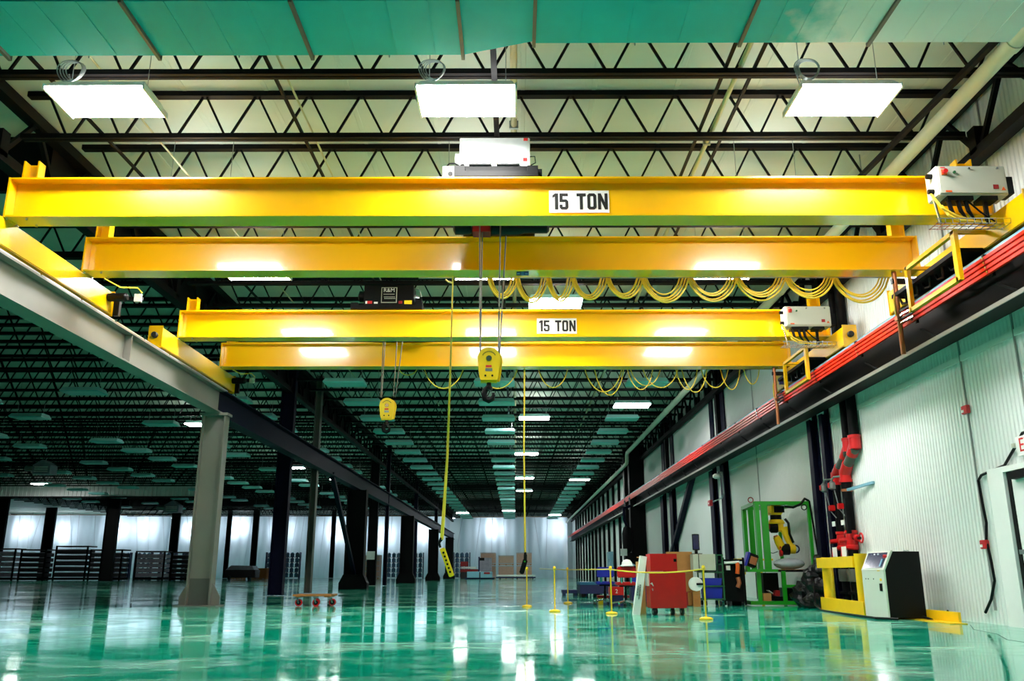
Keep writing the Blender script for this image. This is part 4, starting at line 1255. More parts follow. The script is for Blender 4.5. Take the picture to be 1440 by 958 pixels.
MB().tube([(6.12, RY - 0.22, 1.2), (6.0, RY - 0.25, 1.16), (5.9, RY - 0.25, 1.18)], 0.008, 5).build('thin_wire', 'black', rb)

# bag of parts on the bench
bg = thing('wrapped_part', (6.4, 20.5, 0.79), 'silver part wrapped in clear plastic on the green bench', 'package')
MB().sphere((6.38, 20.6, 0.925), 0.36, 0.26, 0.13, 20, 10).build('wrap', 'clear_wrap', bg, True)
B(6.05, 6.7, 20.4, 20.85, 0.792, 0.80).build('tray', 'cardboard', bg)
bn = thing('tool_case', (5.3, 20.5, 0.8), 'tilted black and blue tool case at the left end of the green bench', 'case')
MB().rbox((5.41, 20.25, 1.0), (0.24, 0.2, 0.3), 0, 0.35).build('shell', 'black', bn, False, 0.02)
MB().rbox((5.30, 20.25, 1.03), (0.05, 0.22, 0.32), 0, 0.35).build('blue_side', 'blue', bn)
MB().rbox((5.43, 20.14, 0.99), (0.15, 0.02, 0.17), 0, 0.35).build('buckle_frame', 'bronze', bn)
bk = thing('small_carton', (5.78, 20.5, 0.1), 'small cardboard box on the lower rail of the green bench', 'box')
MB().box(5.66, 5.84, 20.36, 20.58, 0.102, 0.27).build('carton', 'cardboard', bk)
MB().rbox((5.84, 20.45, 0.3), (0.12, 0.2, 0.01), 0, 0.6).build('flap', 'paper', bk)
rd = thing('red_bin', (6.02, 20.5, 0.2), 'red bin half hidden under the green bench', 'bin')
MB().prism([(5.93, 0.22), (6.05, 0.2), (6.07, 0.33), (5.97, 0.33)], 'xz', 20.42, 20.58).build('tub', 'red_dark', rd)
B(5.9, 6.09, 20.32, 20.58, 0.102, 0.2).build('stand', 'black', rd)
# heap of black bags right of the bench
mb = MB()
hb = thing('black_bag_heap', (6.75, 19.2, 0), 'heap of black plastic sheeting between the green bench and the yellow guard', 'plastic bags')
random.seed(3)
for i, (x, y, z, r1, r2, r3) in enumerate(((6.42, 19.6, 0.26, 0.3, 0.32, 0.3), (6.5, 19.1, 0.3, 0.26, 0.33, 0.34), (6.46, 19.25, 0.6, 0.2, 0.26, 0.26), (6.54, 19.05, 0.84, 0.14, 0.2, 0.2), (6.35, 18.95, 0.14, 0.26, 0.22, 0.16), (6.6, 19.3, 0.95, 0.08, 0.16, 0.16))):
    t = MB().sphere((x, y, z), r1, r2, r3, 22, 14)
    q = [random.uniform(0, 6.28) for _ in range(4)]
    nv = []
    for p in t.v:
        d = Vector(p) - Vector((x, y, z))
        k_ = 1 + 0.13 * math.sin(d.x * 23 + q[0] + d.z * 9) + 0.11 * math.sin(d.z * 27 + q[1] - d.y * 8) + 0.08 * math.sin(d.y * 31 + q[2]) + random.uniform(-0.05, 0.05)
        d = d * k_
        nv.append((min(6.8, x + d.x), y + d.y, max(0.0, z + d.z)))
    t.v = nv
    t.build('bag', 'bag', hb)

# ------------------------------------------------------------------ parts cart with cabinet, bins and monitor
ct = thing('parts_cart', (4.45, 20.2, 0), 'green wheeled cart with a grey cabinet, blue bins and a monitor', 'cart')
for x in (4.22, 4.68):
    for y in (19.98, 20.5):
        B(x - 0.015, x + 0.015, y - 0.015, y + 0.015, 0.13, 1.12 if x > 4.5 else 0.74).build('post', 'green_dark', ct)
for z in (0.14, 0.42, 0.72):
    B(4.2, 4.7, 19.96, 20.52, z, z + 0.025).build('shelf', 'green_dark', ct)
B(4.52, 4.7, 19.96, 20.0, 1.1, 1.125).build('top_rail', 'green_dark', ct)
B(4.6, 4.7, 19.97, 20.0, 0.9, 0.92).build('side_rail', 'green_dark', ct)
for (x, y) in ((4.27, 20.03), (4.6, 20.03), (4.27, 20.45), (4.6, 20.45)):
    cs = MB().cyl((x - 0.02, y, 0.06), (x + 0.02, y, 0.06), 0.058, 14).build('caster', 'rubber', ct, True)
    MB().cyl((x - 0.024, y, 0.06), (x + 0.024, y, 0.06), 0.03, 12).build('hub', 'chrome', cs, True)
    MB().box(x - 0.03, x + 0.03, y - 0.02, y + 0.02, 0.1, 0.14).build('fork', 'galv', cs)
cbn = thing('grey_cabinet', (4.32, 20.0, 0.745), 'small grey metal cabinet on top of the green cart', 'cabinet')
B(4.13, 4.5, 19.85, 20.2, 0.775, 1.13).build('body', 'box_grey', cbn, False, 0.006)
B(4.0, 4.12, 19.86, 20.2, 0.775, 1.13).build('open_door', 'box_grey', cbn)
B(4.12, 4.13, 19.84, 19.86, 0.775, 1.13).build('hinge', 'black', cbn)
B(4.1, 4.5, 19.95, 20.3, 0.747, 0.775).build('foot', 'black', cbn)
for i, z in enumerate((0.167, 0.447)):
    bb = thing('storage_bin', (4.45, 20.2, z), ('blue storage bin on the bottom shelf of the green cart', 'blue storage bin on the middle shelf of the green cart')[i], 'bin', 'blue bins on the cart')
    hh = 0.23 if i == 0 else 0.14
    MB().prism([(4.27, z), (4.63, z), (4.65, z + hh), (4.25, z + hh)], 'xz', 20.0, 20.42).build('tub', 'blue', bb)
    MB().box(4.245, 4.655, 19.99, 20.43, z + hh, z + hh + 0.02).build('rim', 'blue', bb)
mo = thing('monitor', (4.2, 20.1, 1.13), 'thin dark monitor turned sideways above the grey cabinet', 'monitor')
MB().rbox((4.13, 20.1, 1.40), (0.17, 0.04, 0.36), 0.25).build('panel', 'black', mo, False, 0.008)
MB().rbox((4.125, 20.075, 1.40), (0.14, 0.005, 0.31), 0.25).build('screen', 'screen', mo)
MB().box(4.1, 4.16, 20.08, 20.14, 1.15, 1.25).box(4.03, 4.25, 20.03, 20.18, 1.13, 1.15).build('stand', 'black', mo)
eq = thing('equipment_rack', (4.85, 20.3, 0), 'black rack packed with hoses and tools between the cart and the green bench', 'rack')
B(4.74, 5.2, 20.2, 20.7, 0.1, 0.92).build('body', 'steel_black', eq)
B(4.72, 5.22, 20.15, 20.7, 0.98, 1.02).build('top_shelf', 'steel_black', eq)
for x in (4.74, 5.2):
    B(x - 0.02, x + 0.02, 20.15, 20.19, 0.02, 1.06).build('post', 'steel_black', eq)
MB().tube([(5.06, 20.14, 0.95), (5.06, 20.12, 0.85), (5.04, 20.12, 0.7)], 0.05, 10).build('hose', 'orange', eq, True)
MB().tube([(5.05, 20.14, 0.62), (5.07, 20.12, 0.5), (5.03, 20.12, 0.4)], 0.05, 10).build('hose', 'bronze', eq, True)
MB().cyl((4.78, 20.12, 0.94), (5.1, 20.12, 0.96), 0.03, 10).build('roll', 'paper', eq, True)
MB().cyl((4.84, 20.13, 0.78), (4.84, 20.13, 0.88), 0.05, 12).build('jar', 'paper', eq, True)
for x in (4.8, 5.12):
    MB().cyl((x, 20.25, 0.05), (x + 0.04, 20.25, 0.05), 0.05, 12).build('caster', 'rubber', eq, True)
yb_ = thing('yellow_trestle', (5.3, 21.2, 0), 'yellow trestle seen behind the green bench', 'trestle')
B(5.15, 5.8, 22.3, 22.36, 0.68, 0.76).build('top_bar', 'yellow_matte', yb_)
MB().bar((5.7, 22.33, 0.7), (5.55, 22.3, 0.0), 0.06, 0.05).build('leg', 'yellow_matte', yb_)
MB().bar((5.2, 22.33, 0.7), (5.1, 22.3, 0.0), 0.06, 0.05).build('leg', 'yellow_matte', yb_)
yb2 = thing('yellow_rail', (5.9, 22.6, 0), 'yellow pipe rail behind the green frame posts', 'rail')
B(5.6, 6.6, 22.6, 22.66, 1.02, 1.07).build('rail', 'yellow_matte', yb2)
B(6.25, 6.31, 22.6, 22.66, 0.0, 1.07).build('post', 'yellow_matte', yb2)
B(5.62, 5.68, 22.6, 22.66, 0.0, 1.07).build('post', 'yellow_matte', yb2)
cr = thing('cloth_bundle', (5.3, 20.9, 0), 'white crumpled bundle on a dark box left of the green bench', 'bundle')
t = MB().sphere((5.2, 20.95, 0.42), 0.24, 0.2, 0.1, 16, 8)
t.v = [(p[0] + random.uniform(-0.02, 0.02), p[1], p[2] + random.uniform(-0.02, 0.02)) for p in t.v]
t.build('cloth', 'paper', cr, True)
B(5.04, 5.33, 20.8, 21.1, 0.0, 0.32).build('box', 'black', cr)

# ------------------------------------------------------------------ big carton, reel and red crate behind the cabinet
bc = thing('cardboard_sheet', (3.9, 20.6, 0), 'large flat cardboard carton standing behind the red cabinet', 'box')
B(3.55, 4.15, 20.7, 20.82, 0.3, 1.2).build('carton', 'cardboard', bc)
B(3.6, 4.1, 20.66, 20.9, 0.0, 0.3).build('skid', 'wood', bc)
rl = thing('white_reel', (3.9, 20.0, 0.3), 'white cable reel leaning beside the red cabinet', 'reel')
MB().lathe((4.02, 19.75, 0.48), [(0.15, 0), (0.15, 0.02), (0.05, 0.025), (0.05, 0.12), (0.15, 0.125), (0.15, 0.14)], 'y', 24).build('spool', 'paper', rl, True)
MB().cyl((4.02, 19.72, 0.48), (4.16, 19.72, 0.48), 0.025, 10).build('axle', 'black', rl)
MB().box(3.94, 4.1, 19.77, 19.87, 0.0, 0.34).build('stand', 'wood', rl)
rcr = thing('red_crate', (4.0, 20.1, 0), 'low red and brown crate on the floor behind the red cabinet', 'crate')
B(3.72, 4.12, 20.0, 20.4, 0.02, 0.3).build('box', 'red_dark', rcr)
for i in range(3):
    B(3.74 + i * 0.13, 3.82 + i * 0.13, 19.985, 20.0, 0.02, 0.3).build('slat', 'wood', rcr)

# ------------------------------------------------------------------ red tool cabinet on casters
rcb = thing('tool_cabinet', (2.7, 16.0, 0), 'tall red steel tool cabinet on black casters', 'cabinet')
B(2.40, 2.90, 15.85, 16.35, 0.12, 0.75).build('body', 'red', rcb, False, 0.008)
MB().prism([(2.42, 0.755), (2.90, 0.755), (2.90, 1.06), (2.42, 1.06)], 'xz', 15.85, 16.35).build('lid', 'red', rcb)
B(2.90, 3.05, 15.9, 16.35, 0.12, 0.73).build('side_bay', 'red', rcb, False, 0.006)
B(2.84, 2.89, 15.84, 15.85, 0.92, 0.97).build('lock', 'black', rcb)
B(2.37, 2.40, 15.95, 16.2, 0.5, 0.72).build('side_handle', 'paper', rcb)
mb = MB()
for (a, b_, c_, d_) in ((2.405, 0.545, 2.44, 0.53), (2.43, 0.56, 2.45, 0.52), (2.44, 0.525, 2.46, 0.50), (2.43, 0.45, 2.45, 0.44), (2.44, 0.46, 2.445, 0.42)):
    mb.bar((a, 15.846, b_), (c_, 15.846, d_), 0.014, 0.004, (0, 1, 0))
mb.build('paint_scrawl', 'paper', rcb)['kind'] = 'stuff'
for (x, y) in ((2.46, 15.9), (2.80, 15.95), (2.55, 16.28), (2.98, 16.0)):
    cs = MB().cyl((x - 0.02, y, 0.058), (x + 0.02, y + 0.01, 0.058), 0.057, 16).build('caster', 'rubber', rcb, True)
    MB().cyl((x - 0.024, y, 0.058), (x + 0.024, y + 0.01, 0.058), 0.025, 12).build('hub', 'galv', cs, True)
    MB().box(x - 0.03, x + 0.03, y - 0.025, y + 0.025, 0.1, 0.125).build('fork', 'black', cs)

wb = thing('long_carton', (2.2, 16.1, 0), 'long white carton with black print leaning beside the red cabinet', 'box')
TL = 0.17


def lean(x, z):
    return x + z * TL


MB().add([(2.10, 16.02, 0.0), (2.225, 16.0, 0.0), (2.225, 16.16, 0.0), (2.10, 16.16, 0.0), (2.27, 16.02, 1.03), (2.39, 16.0, 1.01), (2.39, 16.16, 1.01), (2.27, 16.16, 1.03)],
         [(0, 3, 2, 1), (4, 5, 6, 7), (0, 1, 5, 4), (1, 2, 6, 5), (2, 3, 7, 6), (3, 0, 4, 7)]).build('carton', 'paper', wb)
mb = MB()
random.seed(11)
for (x0, za, zb_) in ((2.185, 0.34, 0.5), (2.222, 0.27, 0.53)):
    z = za
    while z < zb_:
        ln = random.uniform(0.008, 0.02)
        xm = x0 + (z - 0.34) * 0.165
        mb.rbox((xm, 15.998 + (2.225 - x0) * 0.16, z), (random.uniform(0.018, 0.03), 0.004, ln * 0.55), 0, 0.165)
        z += ln
mb.build('blurred_print', 'print_black', wb)['kind'] = 'stuff'
wb2 = thing('small_carton', (2.36, 16.4, 0), 'open brown carton top behind the long white carton', 'box')
B(2.28, 2.40, 16.45, 16.75, 0.0, 0.93).build('carton', 'cardboard', wb2)
MB().rbox((2.36, 16.5, 0.99), (0.16, 0.2, 0.01), 0, 0.25).build('flap', 'cardboard', wb2)
B(2.36, 2.41, 16.42, 16.45, 0.72, 0.82).build('label', 'paper', wb2)

# ------------------------------------------------------------------ chairs and clutter left of the cabinet
def task_chair(x, y, m1, m2, lab, rz):
    c = thing('task_chair', (x, y, 0), lab, 'chair')
    MB().lathe((x, y, 0.12), [(0.03, 0), (0.03, 0.2), (0.022, 0.2), (0.022, 0.34)], 'z', 12).build('gas_post', 'steel_black', c, True)
    for i in range(5):
        a = rz + i * 2 * PI / 5
        ex, ey = x + 0.3 * math.cos(a), y + 0.3 * math.sin(a)
        leg = MB().bar((x, y, 0.14), (ex, ey, 0.09), 0.045, 0.03).build('leg', 'chrome', c)
        MB().cyl((ex - 0.02, ey, 0.035), (ex + 0.02, ey, 0.035), 0.033, 10).build('caster', 'rubber', leg, True)
    B(x - 0.22, x + 0.22, y - 0.2, y + 0.2, 0.46, 0.53).build('seat', m1, c, False, 0.025)
    B(x - 0.14, x + 0.14, y - 0.12, y + 0.12, 0.43, 0.46).build('seat_plate', 'black', c)
    for dx in (-0.1, 0.1):
        MB().bar((x + dx, y - 0.18, 0.5), (x + dx, y - 0.22, 0.66), 0.03, 0.02).build('back_strut', 'chrome', c)
    MB().box(x - 0.2, x + 0.2, y - 0.25, y - 0.2, 0.62, 0.85).build('backrest', m2, c, False, 0.02)
    return c


task_chair(2.4, 19.4, 'red', 'red', 'red task chair with a chrome star base left of the red cabinet', 0.3)
hc = thing('white_helmet', (2.42, 19.18, 0.852), 'white rounded helmet on top of the red task chair', 'helmet')
MB().lathe((2.42, 19.18, 0.862), [(0.15, 0), (0.15, 0.02), (0.12, 0.03), (0.11, 0.08), (0.07, 0.13), (0.01, 0.145)], 'z', 18).build('shell', 'paper', hc, True)
MB().lathe((2.42, 19.18, 0.852), [(0.1, 0), (0.1, 0.01)], 'z', 18).build('lining', 'black', hc)
task_chair(2.08, 20.7, 'blue', 'blue', 'blue fabric task chair just behind the red task chair', 0.0)
tb = thing('tool_box', (2.2, 20.0, 0), 'red toolbox on a dark stand under the red task chair', 'toolbox')
B(2.1, 2.42, 19.9, 20.15, 0.24, 0.42).build('box', 'red', tb)
text('2', 0.12, 'paper', tb, (2.26, 19.895, 0.32), R_CAM)
B(2.12, 2.4, 19.92, 20.13, 0.0, 0.24).build('stand', 'blue_navy', tb)
ob = thing('low_bench', (2.4, 20.6, 0), 'low red bench with yellow ends behind the white carton', 'bench')
B(1.95, 2.9, 21.2, 21.5, 0.14, 0.2).build('top', 'red_dark', ob)
for x in (1.98, 2.78):
    B(x, x + 0.1, 21.2, 21.5, 0.0, 0.14).build('leg', 'yellow_matte', ob)
bl = thing('blue_crate', (2.3, 27.1, 0), 'large teal and navy crate on the floor behind the barrier chain', 'crate')
B(1.95, 3.1, 26.9, 28.1, 0.1, 0.36).build('box', 'blue_navy', bl)
B(1.93, 3.12, 26.88, 28.12, 0.36, 0.44).build('lid', 'teal_lid', bl)
for x in (2.0, 2.45, 2.9):
    B(x, x + 0.12, 26.95, 28.0, 0, 0.1).build('skid', 'steel_black', bl)
bl = thing('dark_pallet', (1.8, 28.4, 0), 'low dark blue pallet beside the teal crate', 'pallet')
B(1.5, 2.3, 28.3, 29.2, 0.08, 0.18).build('deck', 'blue_navy', bl)
for x in (1.52, 1.88, 2.2):
    B(x, x + 0.08, 28.32, 29.1, 0, 0.08).build('skid', 'blue_navy', bl)
dt = thing('machine_heap', (2.75, 20.2, 0), 'dark machine with blue panels behind the long white carton', 'machine')
B(2.62, 3.05, 20.1, 20.5, 0.1, 0.72).build('body', 'blue_navy', dt)
B(2.64, 2.84, 20.06, 20.1, 0.45, 0.62).build('panel', 'blue', dt)
MB().tube([(2.5, 20.1, 0.98), (2.62, 20.1, 0.93), (2.76, 20.15, 0.86)], 0.02, 8).build('handle', 'bluegrey', dt)
B(2.62, 2.82, 20.12, 20.4, 0.72, 0.88).build('hood', 'black', dt)
for x in (2.65, 2.98):
    MB().cyl((x, 20.15, 0.05), (x + 0.04, 20.15, 0.05), 0.05, 12).build('wheel', 'rubber', dt, True)

# ------------------------------------------------------------------ barrier posts and chain
ST = [(3.08, 14.5), (1.76, 16.4), (0.76, 17.3), (0.25, 19.7), (1.28, 21.8)]
SLAB = ('yellow barrier post in front of the green cart', 'yellow barrier post left of the long white carton', 'yellow barrier post alone in the middle of the floor',
        'yellow barrier post farthest left, below the black pendant', 'yellow barrier post in front of the low dark pallet')
for (x, y), lab in zip(ST, SLAB):
    s = thing('barrier_post', (x, y, 0), lab, 'barrier post', 'yellow barrier posts')
    MB().lathe((x, y, 0), [(0.11, 0), (0.11, 0.02), (0.08, 0.035), (0.025, 0.045)], 'z', 20).build('base', 'yellow_matte', s, True)
    MB().cyl((x, y, 0.03), (x, y, 0.80), 0.014, 10).build('pole', 'yellow_matte', s, True)
    MB().lathe((x, y, 0.79), [(0.02, 0), (0.03, 0.01), (0.03, 0.04), (0.015, 0.06)], 'z', 12).build('cap', 'yellow_matte', s, True)
    MB().torus((x, y - 0.03, 0.79), 0.025, 0.006, 'y', 10, 5).build('hook_ring', 'cable_yellow', s)


def chain(p, q, sag, lab):
    c = thing('barrier_chain', p, lab, 'chain', 'yellow barrier chains')
    pts = []
    for k in range(25):
        t = k / 24
        pts.append((p[0] + (q[0] - p[0]) * t, p[1] + (q[1] - p[1]) * t, p[2] + (q[2] - p[2]) * t - sag * 4 * t * (1 - t)))
    mb = MB().tube(pts, 0.012, 5)
    mb.build('chain', 'cable_yellow', c)
    return c


chain((3.08, 14.5, 0.79), (1.76, 16.4, 0.79), 0.06, 'yellow chain crossing in front of the red cabinet')
chain((1.76, 16.4, 0.79), (1.28, 21.8, 0.79), 0.0, 'yellow chain going back from the post by the white carton')
chain((1.28, 21.8, 0.79), (0.9, 33.0, 0.85), 0.0, 'yellow chain trailing far back from the post by the dark pallet')

# ------------------------------------------------------------------ wooden dolly
dl = thing('dolly', (-4.55, 20.1, 0), 'flat wooden dolly with four red-rimmed wheels on the open floor', 'dolly')
for i in range(3):
    MB().rbox((-4.55, 19.98 + i * 0.24, 0.235), (0.86, 0.22, 0.04), 0.02).build('plank', 'wood', dl)
for s in (-1, 1):
    B(-4.55 + s * 0.32 - 0.05, -4.55 + s * 0.32 + 0.05, 19.9, 20.6, 0.195, 0.216).build('batten', 'wood', dl)
for (x, y, rz) in ((-4.86, 19.98, 0.0), (-4.46, 19.92, 0.2), (-4.58, 20.52, 0.0), (-4.15, 20.2, 0.1)):
    w_ = MB().cyl((x, y - 0.022, 0.08), (x, y + 0.022, 0.08), 0.08, 20).build('wheel', 'red', dl, True)
    MB().cyl((x, y - 0.026, 0.08), (x, y + 0.026, 0.08), 0.052, 18).build('tyre_core', 'black', w_, True)
    MB().cyl((x, y - 0.032, 0.08), (x, y + 0.032, 0.08), 0.018, 10).build('hub', 'chrome', w_, True)
    MB().bar((x - 0.03, y - 0.04, 0.19), (x, y - 0.04, 0.07), 0.035, 0.008, (0, 1, 0)).build('fork', 'chrome', w_)
    B(x - 0.07, x + 0.04, y - 0.05, y + 0.05, 0.185, 0.198).build('mount', 'galv', w_)

# ================================================================== FAR END: PLASTIC SHEETING AND GOODS
def sheet(x0, x1, y, z0, z1, lab, amp=0.26):
    s = thing('plastic_sheet', ((x0 + x1) / 2, y, z0), lab, 'plastic sheet', 'plastic sheets across the far end')
    mb = MB()
    n, m = int((x1 - x0) * 5), 10
    ph = [random.uniform(0, 6.28) for _ in range(6)]
    vs = []
    for j in range(m + 1):
        v = j / m
        for i in range(n + 1):
            u = x0 + (x1 - x0) * i / n
            d = amp * (math.sin(u * 2.1 + ph[0] + v * 1.3) * 0.5 + math.sin(u * 5.3 + ph[1] - v * 0.9) * 0.35 + math.sin(u * 0.7 + v * 4 + ph[2]) * 0.6)
            vs.append((u, y + d, z0 + (z1 - z0) * v))
    mb.add(vs, [(j * (n + 1) + i, j * (n + 1) + i + 1, (j + 1) * (n + 1) + i + 1, (j + 1) * (n + 1) + i) for j in range(m) for i in range(n)])
    mb.build('film', 'plastic', s, True)
    B(x0, x1, y - 0.05, y + 0.05, z1, z1 + 0.06).build('batten', 'wood', s)
    # creases where the film is gathered
    mb = MB()
    for i in range(int((x1 - x0) / 1.6)):
        u = x0 + 0.6 + i * 1.6 + random.uniform(-0.4, 0.4)
        u2 = u + random.uniform(-1.2, 1.2)
        mb.tube([(u, y - 0.2, z1 - 0.05), ((u + u2) / 2, y - 0.24, (z0 + z1) * 0.55), (min(max(u2, x0), x1), y - 0.22, z0 + 0.4)], [0.03, 0.018, 0.006], 4)
    mb.build('folds', 'clear_wrap', s)['kind'] = 'stuff'
    return s


sheet(-6.6, 0.2, 104, 0.02, 7.0, 'bright translucent plastic sheet closing the left half of the main bay')
sheet(0.2, 6.15, 103.5, 0.02, 7.0, 'bright translucent plastic sheet closing the right half of the main bay')
sheet(-24, -8.0, 106, 0.02, 7.3, 'translucent plastic sheet just left of the main bay columns')
sheet(-42, -24, 106.4, 0.02, 7.4, 'translucent plastic sheet in the middle of the left hall')
sheet(-63, -42, 106, 0.02, 7.4, 'translucent plastic sheet at the far left of the left hall')
fl = [(-60, 5.7), (-55, 5.4), (-48.5, 5.7), (-45, 5.8), (-39.5, 5.6), (-34, 5.9), (-28.5, 5.5), (-22, 5.4), (-16, 5.0), (-11, 5.3), (-2.7, 5.6), (4.9, 5.6)]
for i, (x, z) in enumerate(fl):
    yl = 105.6 if x > -5 else 107.5
    f = thing('flood_lamp', (x, yl, z), 'blurred bright lamp glowing behind the plastic sheet, %s from the left' % ORD[i], 'lamp', 'lamps behind the plastic sheeting')
    MB().lathe((x, yl, z), [(0.62, 0), (0.62, 0.02), (0.4, 0.35), (0.15, 0.5)], 'y', 20).build('reflector', 'galv', f, True)
    MB().lathe((x, yl - 0.03, z), [(0.55, 0), (0.55, 0.02)], 'y', 20).build('lens', 'flood', f)
    MB().cyl((x, yl + 0.3, z + 0.2), (x, yl + 0.3, 7.86), 0.03, 6).build('stem', 'galv', f)

for i, x in enumerate((-56, -45, -34, -23, -12, -3, 3.4)):  # added strips, unseen behind the sheets, for an even glow
    st = thing('added_strip_lamp', (x, 108.6, 7.2), 'added unseen strip lamp behind the plastic sheet, %s from the left' % ORD[i], 'lamp', 'added strip lamps behind the plastic sheeting')
    hw = 4.5 if x < -5 else 2.6
    B(x - hw, x + hw, 108.5, 108.8, 7.2, 7.3).build('housing', 'white_paint', st)
    B(x - hw + 0.05, x + hw - 0.05, 108.52, 108.78, 7.16, 7.2).build('tube', 'strip', st)
    MB().cyl((x, 108.65, 7.3), (x, 108.65, 7.86), 0.02, 6).build('stem', 'galv', st)


def crate(nm, x, y, z, w_, d_, h_, m, lab, cat, slats=0):
    o = thing(nm, (x, y, z), lab, cat)
    B(x - w_ / 2, x + w_ / 2, y, y + d_, z + 0.02, z + h_).build('load', m, o, False, 0.03)
    for i in range(3):
        xx = x - w_ / 2 + 0.05 + i * (w_ - 0.2) / 2
        B(xx, xx + 0.1, y - 0.02, y + d_, z, z + 0.12).build('skid', 'wood', o)
    for i in range(slats):
        zz = z + 0.2 + (h_ - 0.25) * i / max(1, slats - 1)
        B(x - w_ / 2 - 0.03, x + w_ / 2 + 0.03, y - 0.05, y, zz - 0.04, zz + 0.04).build('strap', 'clear_wrap', o)
    return o


nmz = ['left', 'middle', 'right']
for i, x in enumerate((-3.05, -1.05, 0.95)):
    for j in range(2):
        crate('wrapped_load', x, 98.0, j * 1.42, 1.7, 1.4, 1.38 - (0.3 if j and i == 1 else 0), 'carton', 'pink-brown wrapped carton load, %s of the %s stack at the far end' % (('bottom', 'top')[j], nmz[i]), 'pallet load', 2)
pl = thing('flat_cart', (-1.1, 90, 0), 'long low silver flatbed loaded with white sheets at the far end', 'cart')
B(-1.9, 2.0, 90, 91.5, 0.3, 0.42).build('deck', 'paper', pl)
B(-2.0, 2.05, 90.1, 91.4, 0.1, 0.22).build('frame', 'blue_navy', pl)
for x in (-1.6, 0.1, 1.7):
    MB().cyl((x, 90.2, 0.1), (x + 0.1, 90.2, 0.1), 0.1, 10).build('wheel', 'rubber', pl)
    B(x - 0.05, x + 0.05, 90.2, 91.3, 0.2, 0.3).build('block', 'galv', pl)
gb = thing('grey_bin', (-3.6, 89.5, 0), 'pair of grey bins on a low base at the far end left of the flatbed', 'bin')
for i in range(2):
    B(-4.9 + i * 1.35, -3.7 + i * 1.35, 89.4, 90.4, 0.15, 0.75).build('tub', 'bluegrey', gb)
B(-5.1, -2.15, 89.6, 90.6, 0, 0.15).build('base', 'blue_navy', gb)
B(-3.2, -2.6, 89.37, 89.4, 0.5, 0.68).build('label', 'red_dark', gb)
ms = thing('machine_on_skid', (-4.2, 96, 0), 'dark red machine stack left of the wrapped carton loads', 'machine')
B(-6.0, -3.6, 96, 97.5, 0.0, 0.7).build('base', 'trailer_dark', ms)
B(-6.0, -4.1, 96, 97.3, 0.7, 1.0).build('mid_block', 'red_dark', ms)
B(-5.9, -4.3, 95.95, 97.2, 1.05, 1.25).build('white_plate', 'paper', ms)
B(-6.0, -5.2, 96.1, 97.2, 1.3, 1.8).build('red_top', 'red_dark', ms)
B(-4.0, -2.6, 96, 97.2, 0.8, 2.2).build('cabinet', 'bale_silver', ms)
B(-3.9, -3.4, 95.97, 96, 1.9, 2.2).build('vent', 'black', ms)
B(-4.05, -3.9, 95.9, 96.1, 0.7, 2.3).build('post', 'blue_navy', ms)
# blue bottle racks against the sheeting
k = 0
for (x, y) in ((-6.1, 100), (-11.5, 101), (-14.0, 101), (-25.2, 99), (-27.2, 99), (-37.0, 100), (-39.6, 100), (-42.4, 100), (-44.8, 100)):
    o = thing('bottle_rack', (x, y, 0), 'rack of blue water bottles against the plastic sheet, %s from the right' % ORD[k], 'rack', 'blue bottle racks at the far end')
    k += 1
    wd = 0.9
    for r_ in range(5):
        B(x - wd, x + wd, y, y + 0.6, 0.1 + r_ * 0.55, 0.14 + r_ * 0.55).build('shelf', 'blue_navy', o)
        for q in range(3):
            xx = x - 0.55 + q * 0.55
            MB().lathe((xx, y + 0.3, 0.15 + r_ * 0.55), [(0.2, 0), (0.22, 0.05), (0.22, 0.36), (0.1, 0.46), (0.08, 0.49)], 'z', 10).build('bottle', 'tank_blue', o, True)
    for s in (-1, 1):
        B(x + s * wd - 0.04, x + s * wd + 0.04, y, y + 0.6, 0, 2.85).build('post', 'blue_navy', o)
crate('wrapped_load', -15.9, 95.5, 0, 2.3, 1.6, 2.5, 'carton', 'tall tan shrink-wrapped load between the left columns', 'pallet load', 5)
crate('wrapped_load', -33.2, 92, 0, 2.6, 2, 2.0, 'trailer_dark', 'dark covered load behind the near grey column', 'pallet load', 0)
crate('small_carton', -29.7, 94, 0, 1.4, 1.2, 1.3, 'cardboard', 'brown carton right of the dark covered load', 'box', 0)
crate('small_carton', -27.6, 95, 0, 1.6, 1.2, 1.1, 'wood', 'low brown crate by the thin far column', 'crate', 0)
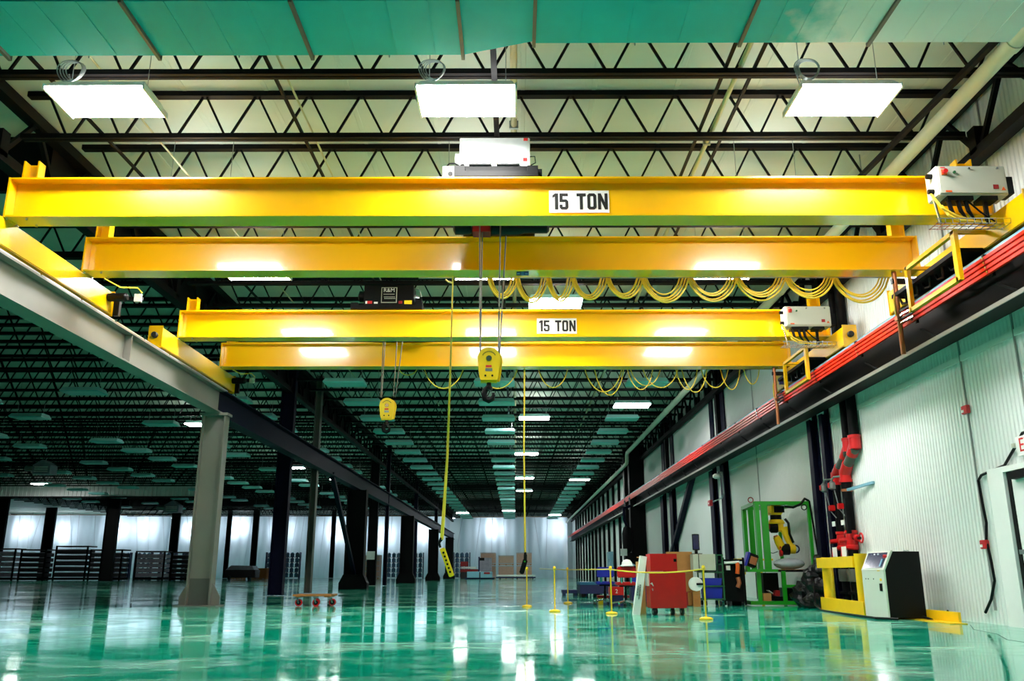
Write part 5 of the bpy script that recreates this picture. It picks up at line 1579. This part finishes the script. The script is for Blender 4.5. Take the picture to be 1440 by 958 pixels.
# rack trailers stacked with sheet goods in the left hall
names = ('farthest left', 'second from the left', 'third from the left', 'fourth from the left', 'fifth from the left', 'last before the grey column')
for i, (x, y, wd, hh, m_) in enumerate(((-44.6, 76, 2.6, 2.7, 'bale_silver'), (-41.2, 75, 2.2, 2.6, 'trailer_dark'), (-38.2, 75.5, 2.8, 2.9, 'trailer_dark'), (-35.2, 75.5, 2.8, 2.6, 'trailer_dark'),
                                        (-32.0, 77, 2.6, 2.5, 'bale_silver'), (-28.4, 76, 2.7, 2.4, 'trailer_dark'))):
    o = thing('stack_rack', (x, y, 0), 'dark steel rack stacked with flat goods in the left hall, %s' % names[i], 'rack', 'dark stack racks in the left hall')
    B(x - wd / 2, x + wd / 2, y, y + 1.6, 0.05, 0.25).build('base', 'steel_black', o)
    for s in (-1, 1):
        B(x + s * (wd / 2 - 0.06) - 0.06, x + s * (wd / 2 - 0.06) + 0.06, y - 0.03, y + 0.08, 0, hh).build('post', 'steel_black', o)
    B(x - wd / 2, x + wd / 2, y, y + 1.6, hh - 0.1, hh).build('top', 'trailer_dark', o)
    nl = 5
    for j in range(nl):
        z = 0.3 + j * (hh - 0.5) / nl
        B(x - wd / 2 + 0.1, x + wd / 2 - 0.1, y + 0.08, y + 1.5, z, z + (hh - 0.5) / nl * 0.72).build('layer', m_, o)
        B(x - wd / 2 + 0.12, x + wd / 2 - 0.12, y + 0.04, y + 0.09, z + (hh - 0.5) / nl * 0.74, z + (hh - 0.5) / nl * 0.84).build('slip_sheet', 'bale_silver', o)
lt = thing('lift_truck', (-25.0, 80, 0), 'low grey-white covered cart right of the last stack rack', 'cart')
MB().prism([(-26.3, 0.9), (-23.7, 0.9), (-23.9, 1.25), (-25.8, 1.3)], 'xz', 80, 81.5).build('cover', 'bale_silver', lt)
B(-26.4, -23.6, 80, 81.5, 0.2, 0.9).build('body', 'trailer_dark', lt)
for x in (-26, -24.2):
    MB().cyl((x, 80, 0.2), (x + 0.2, 80, 0.2), 0.2, 12).build('wheel', 'rubber', lt)

# unit heaters under the roof of the left hall
for i, (x, y, z, s, lab) in enumerate(((-26.9, 48.5, 6.1, 1.0, 'white unit heater under the roof, nearer of two in the left hall'), (-31.0, 78, 5.9, 1.3, 'white unit heater under the roof, farther of two in the left hall'))):
    o = thing('unit_heater', (x, y, z), lab, 'heater')
    MB().prism([(x - 0.5 * s, z), (x + 0.5 * s, z), (x + 0.5 * s, z + 0.5 * s), (x, z + 0.8 * s), (x - 0.5 * s, z + 0.5 * s)], 'xz', y, y + 0.8 * s).build('casing', 'bale_silver', o)
    for j in range(3):
        B(x - 0.38 * s, x + 0.38 * s, y - 0.03, y, z + 0.1 * s + j * 0.12 * s, z + 0.17 * s + j * 0.12 * s).build('louver', 'paper', o)
    MB().cyl((x, y + 0.4, z + 0.75 * s), (x, y + 0.4, 7.86), 0.03, 6).build('hanger_rod', 'galv', o)
    MB().cyl((x - 0.5 * s, y + 0.4, z + 0.3 * s), (x - 1.1 * s, y + 0.4, z + 0.35 * s), 0.15 * s, 10).build('flue', 'galv', o, True)
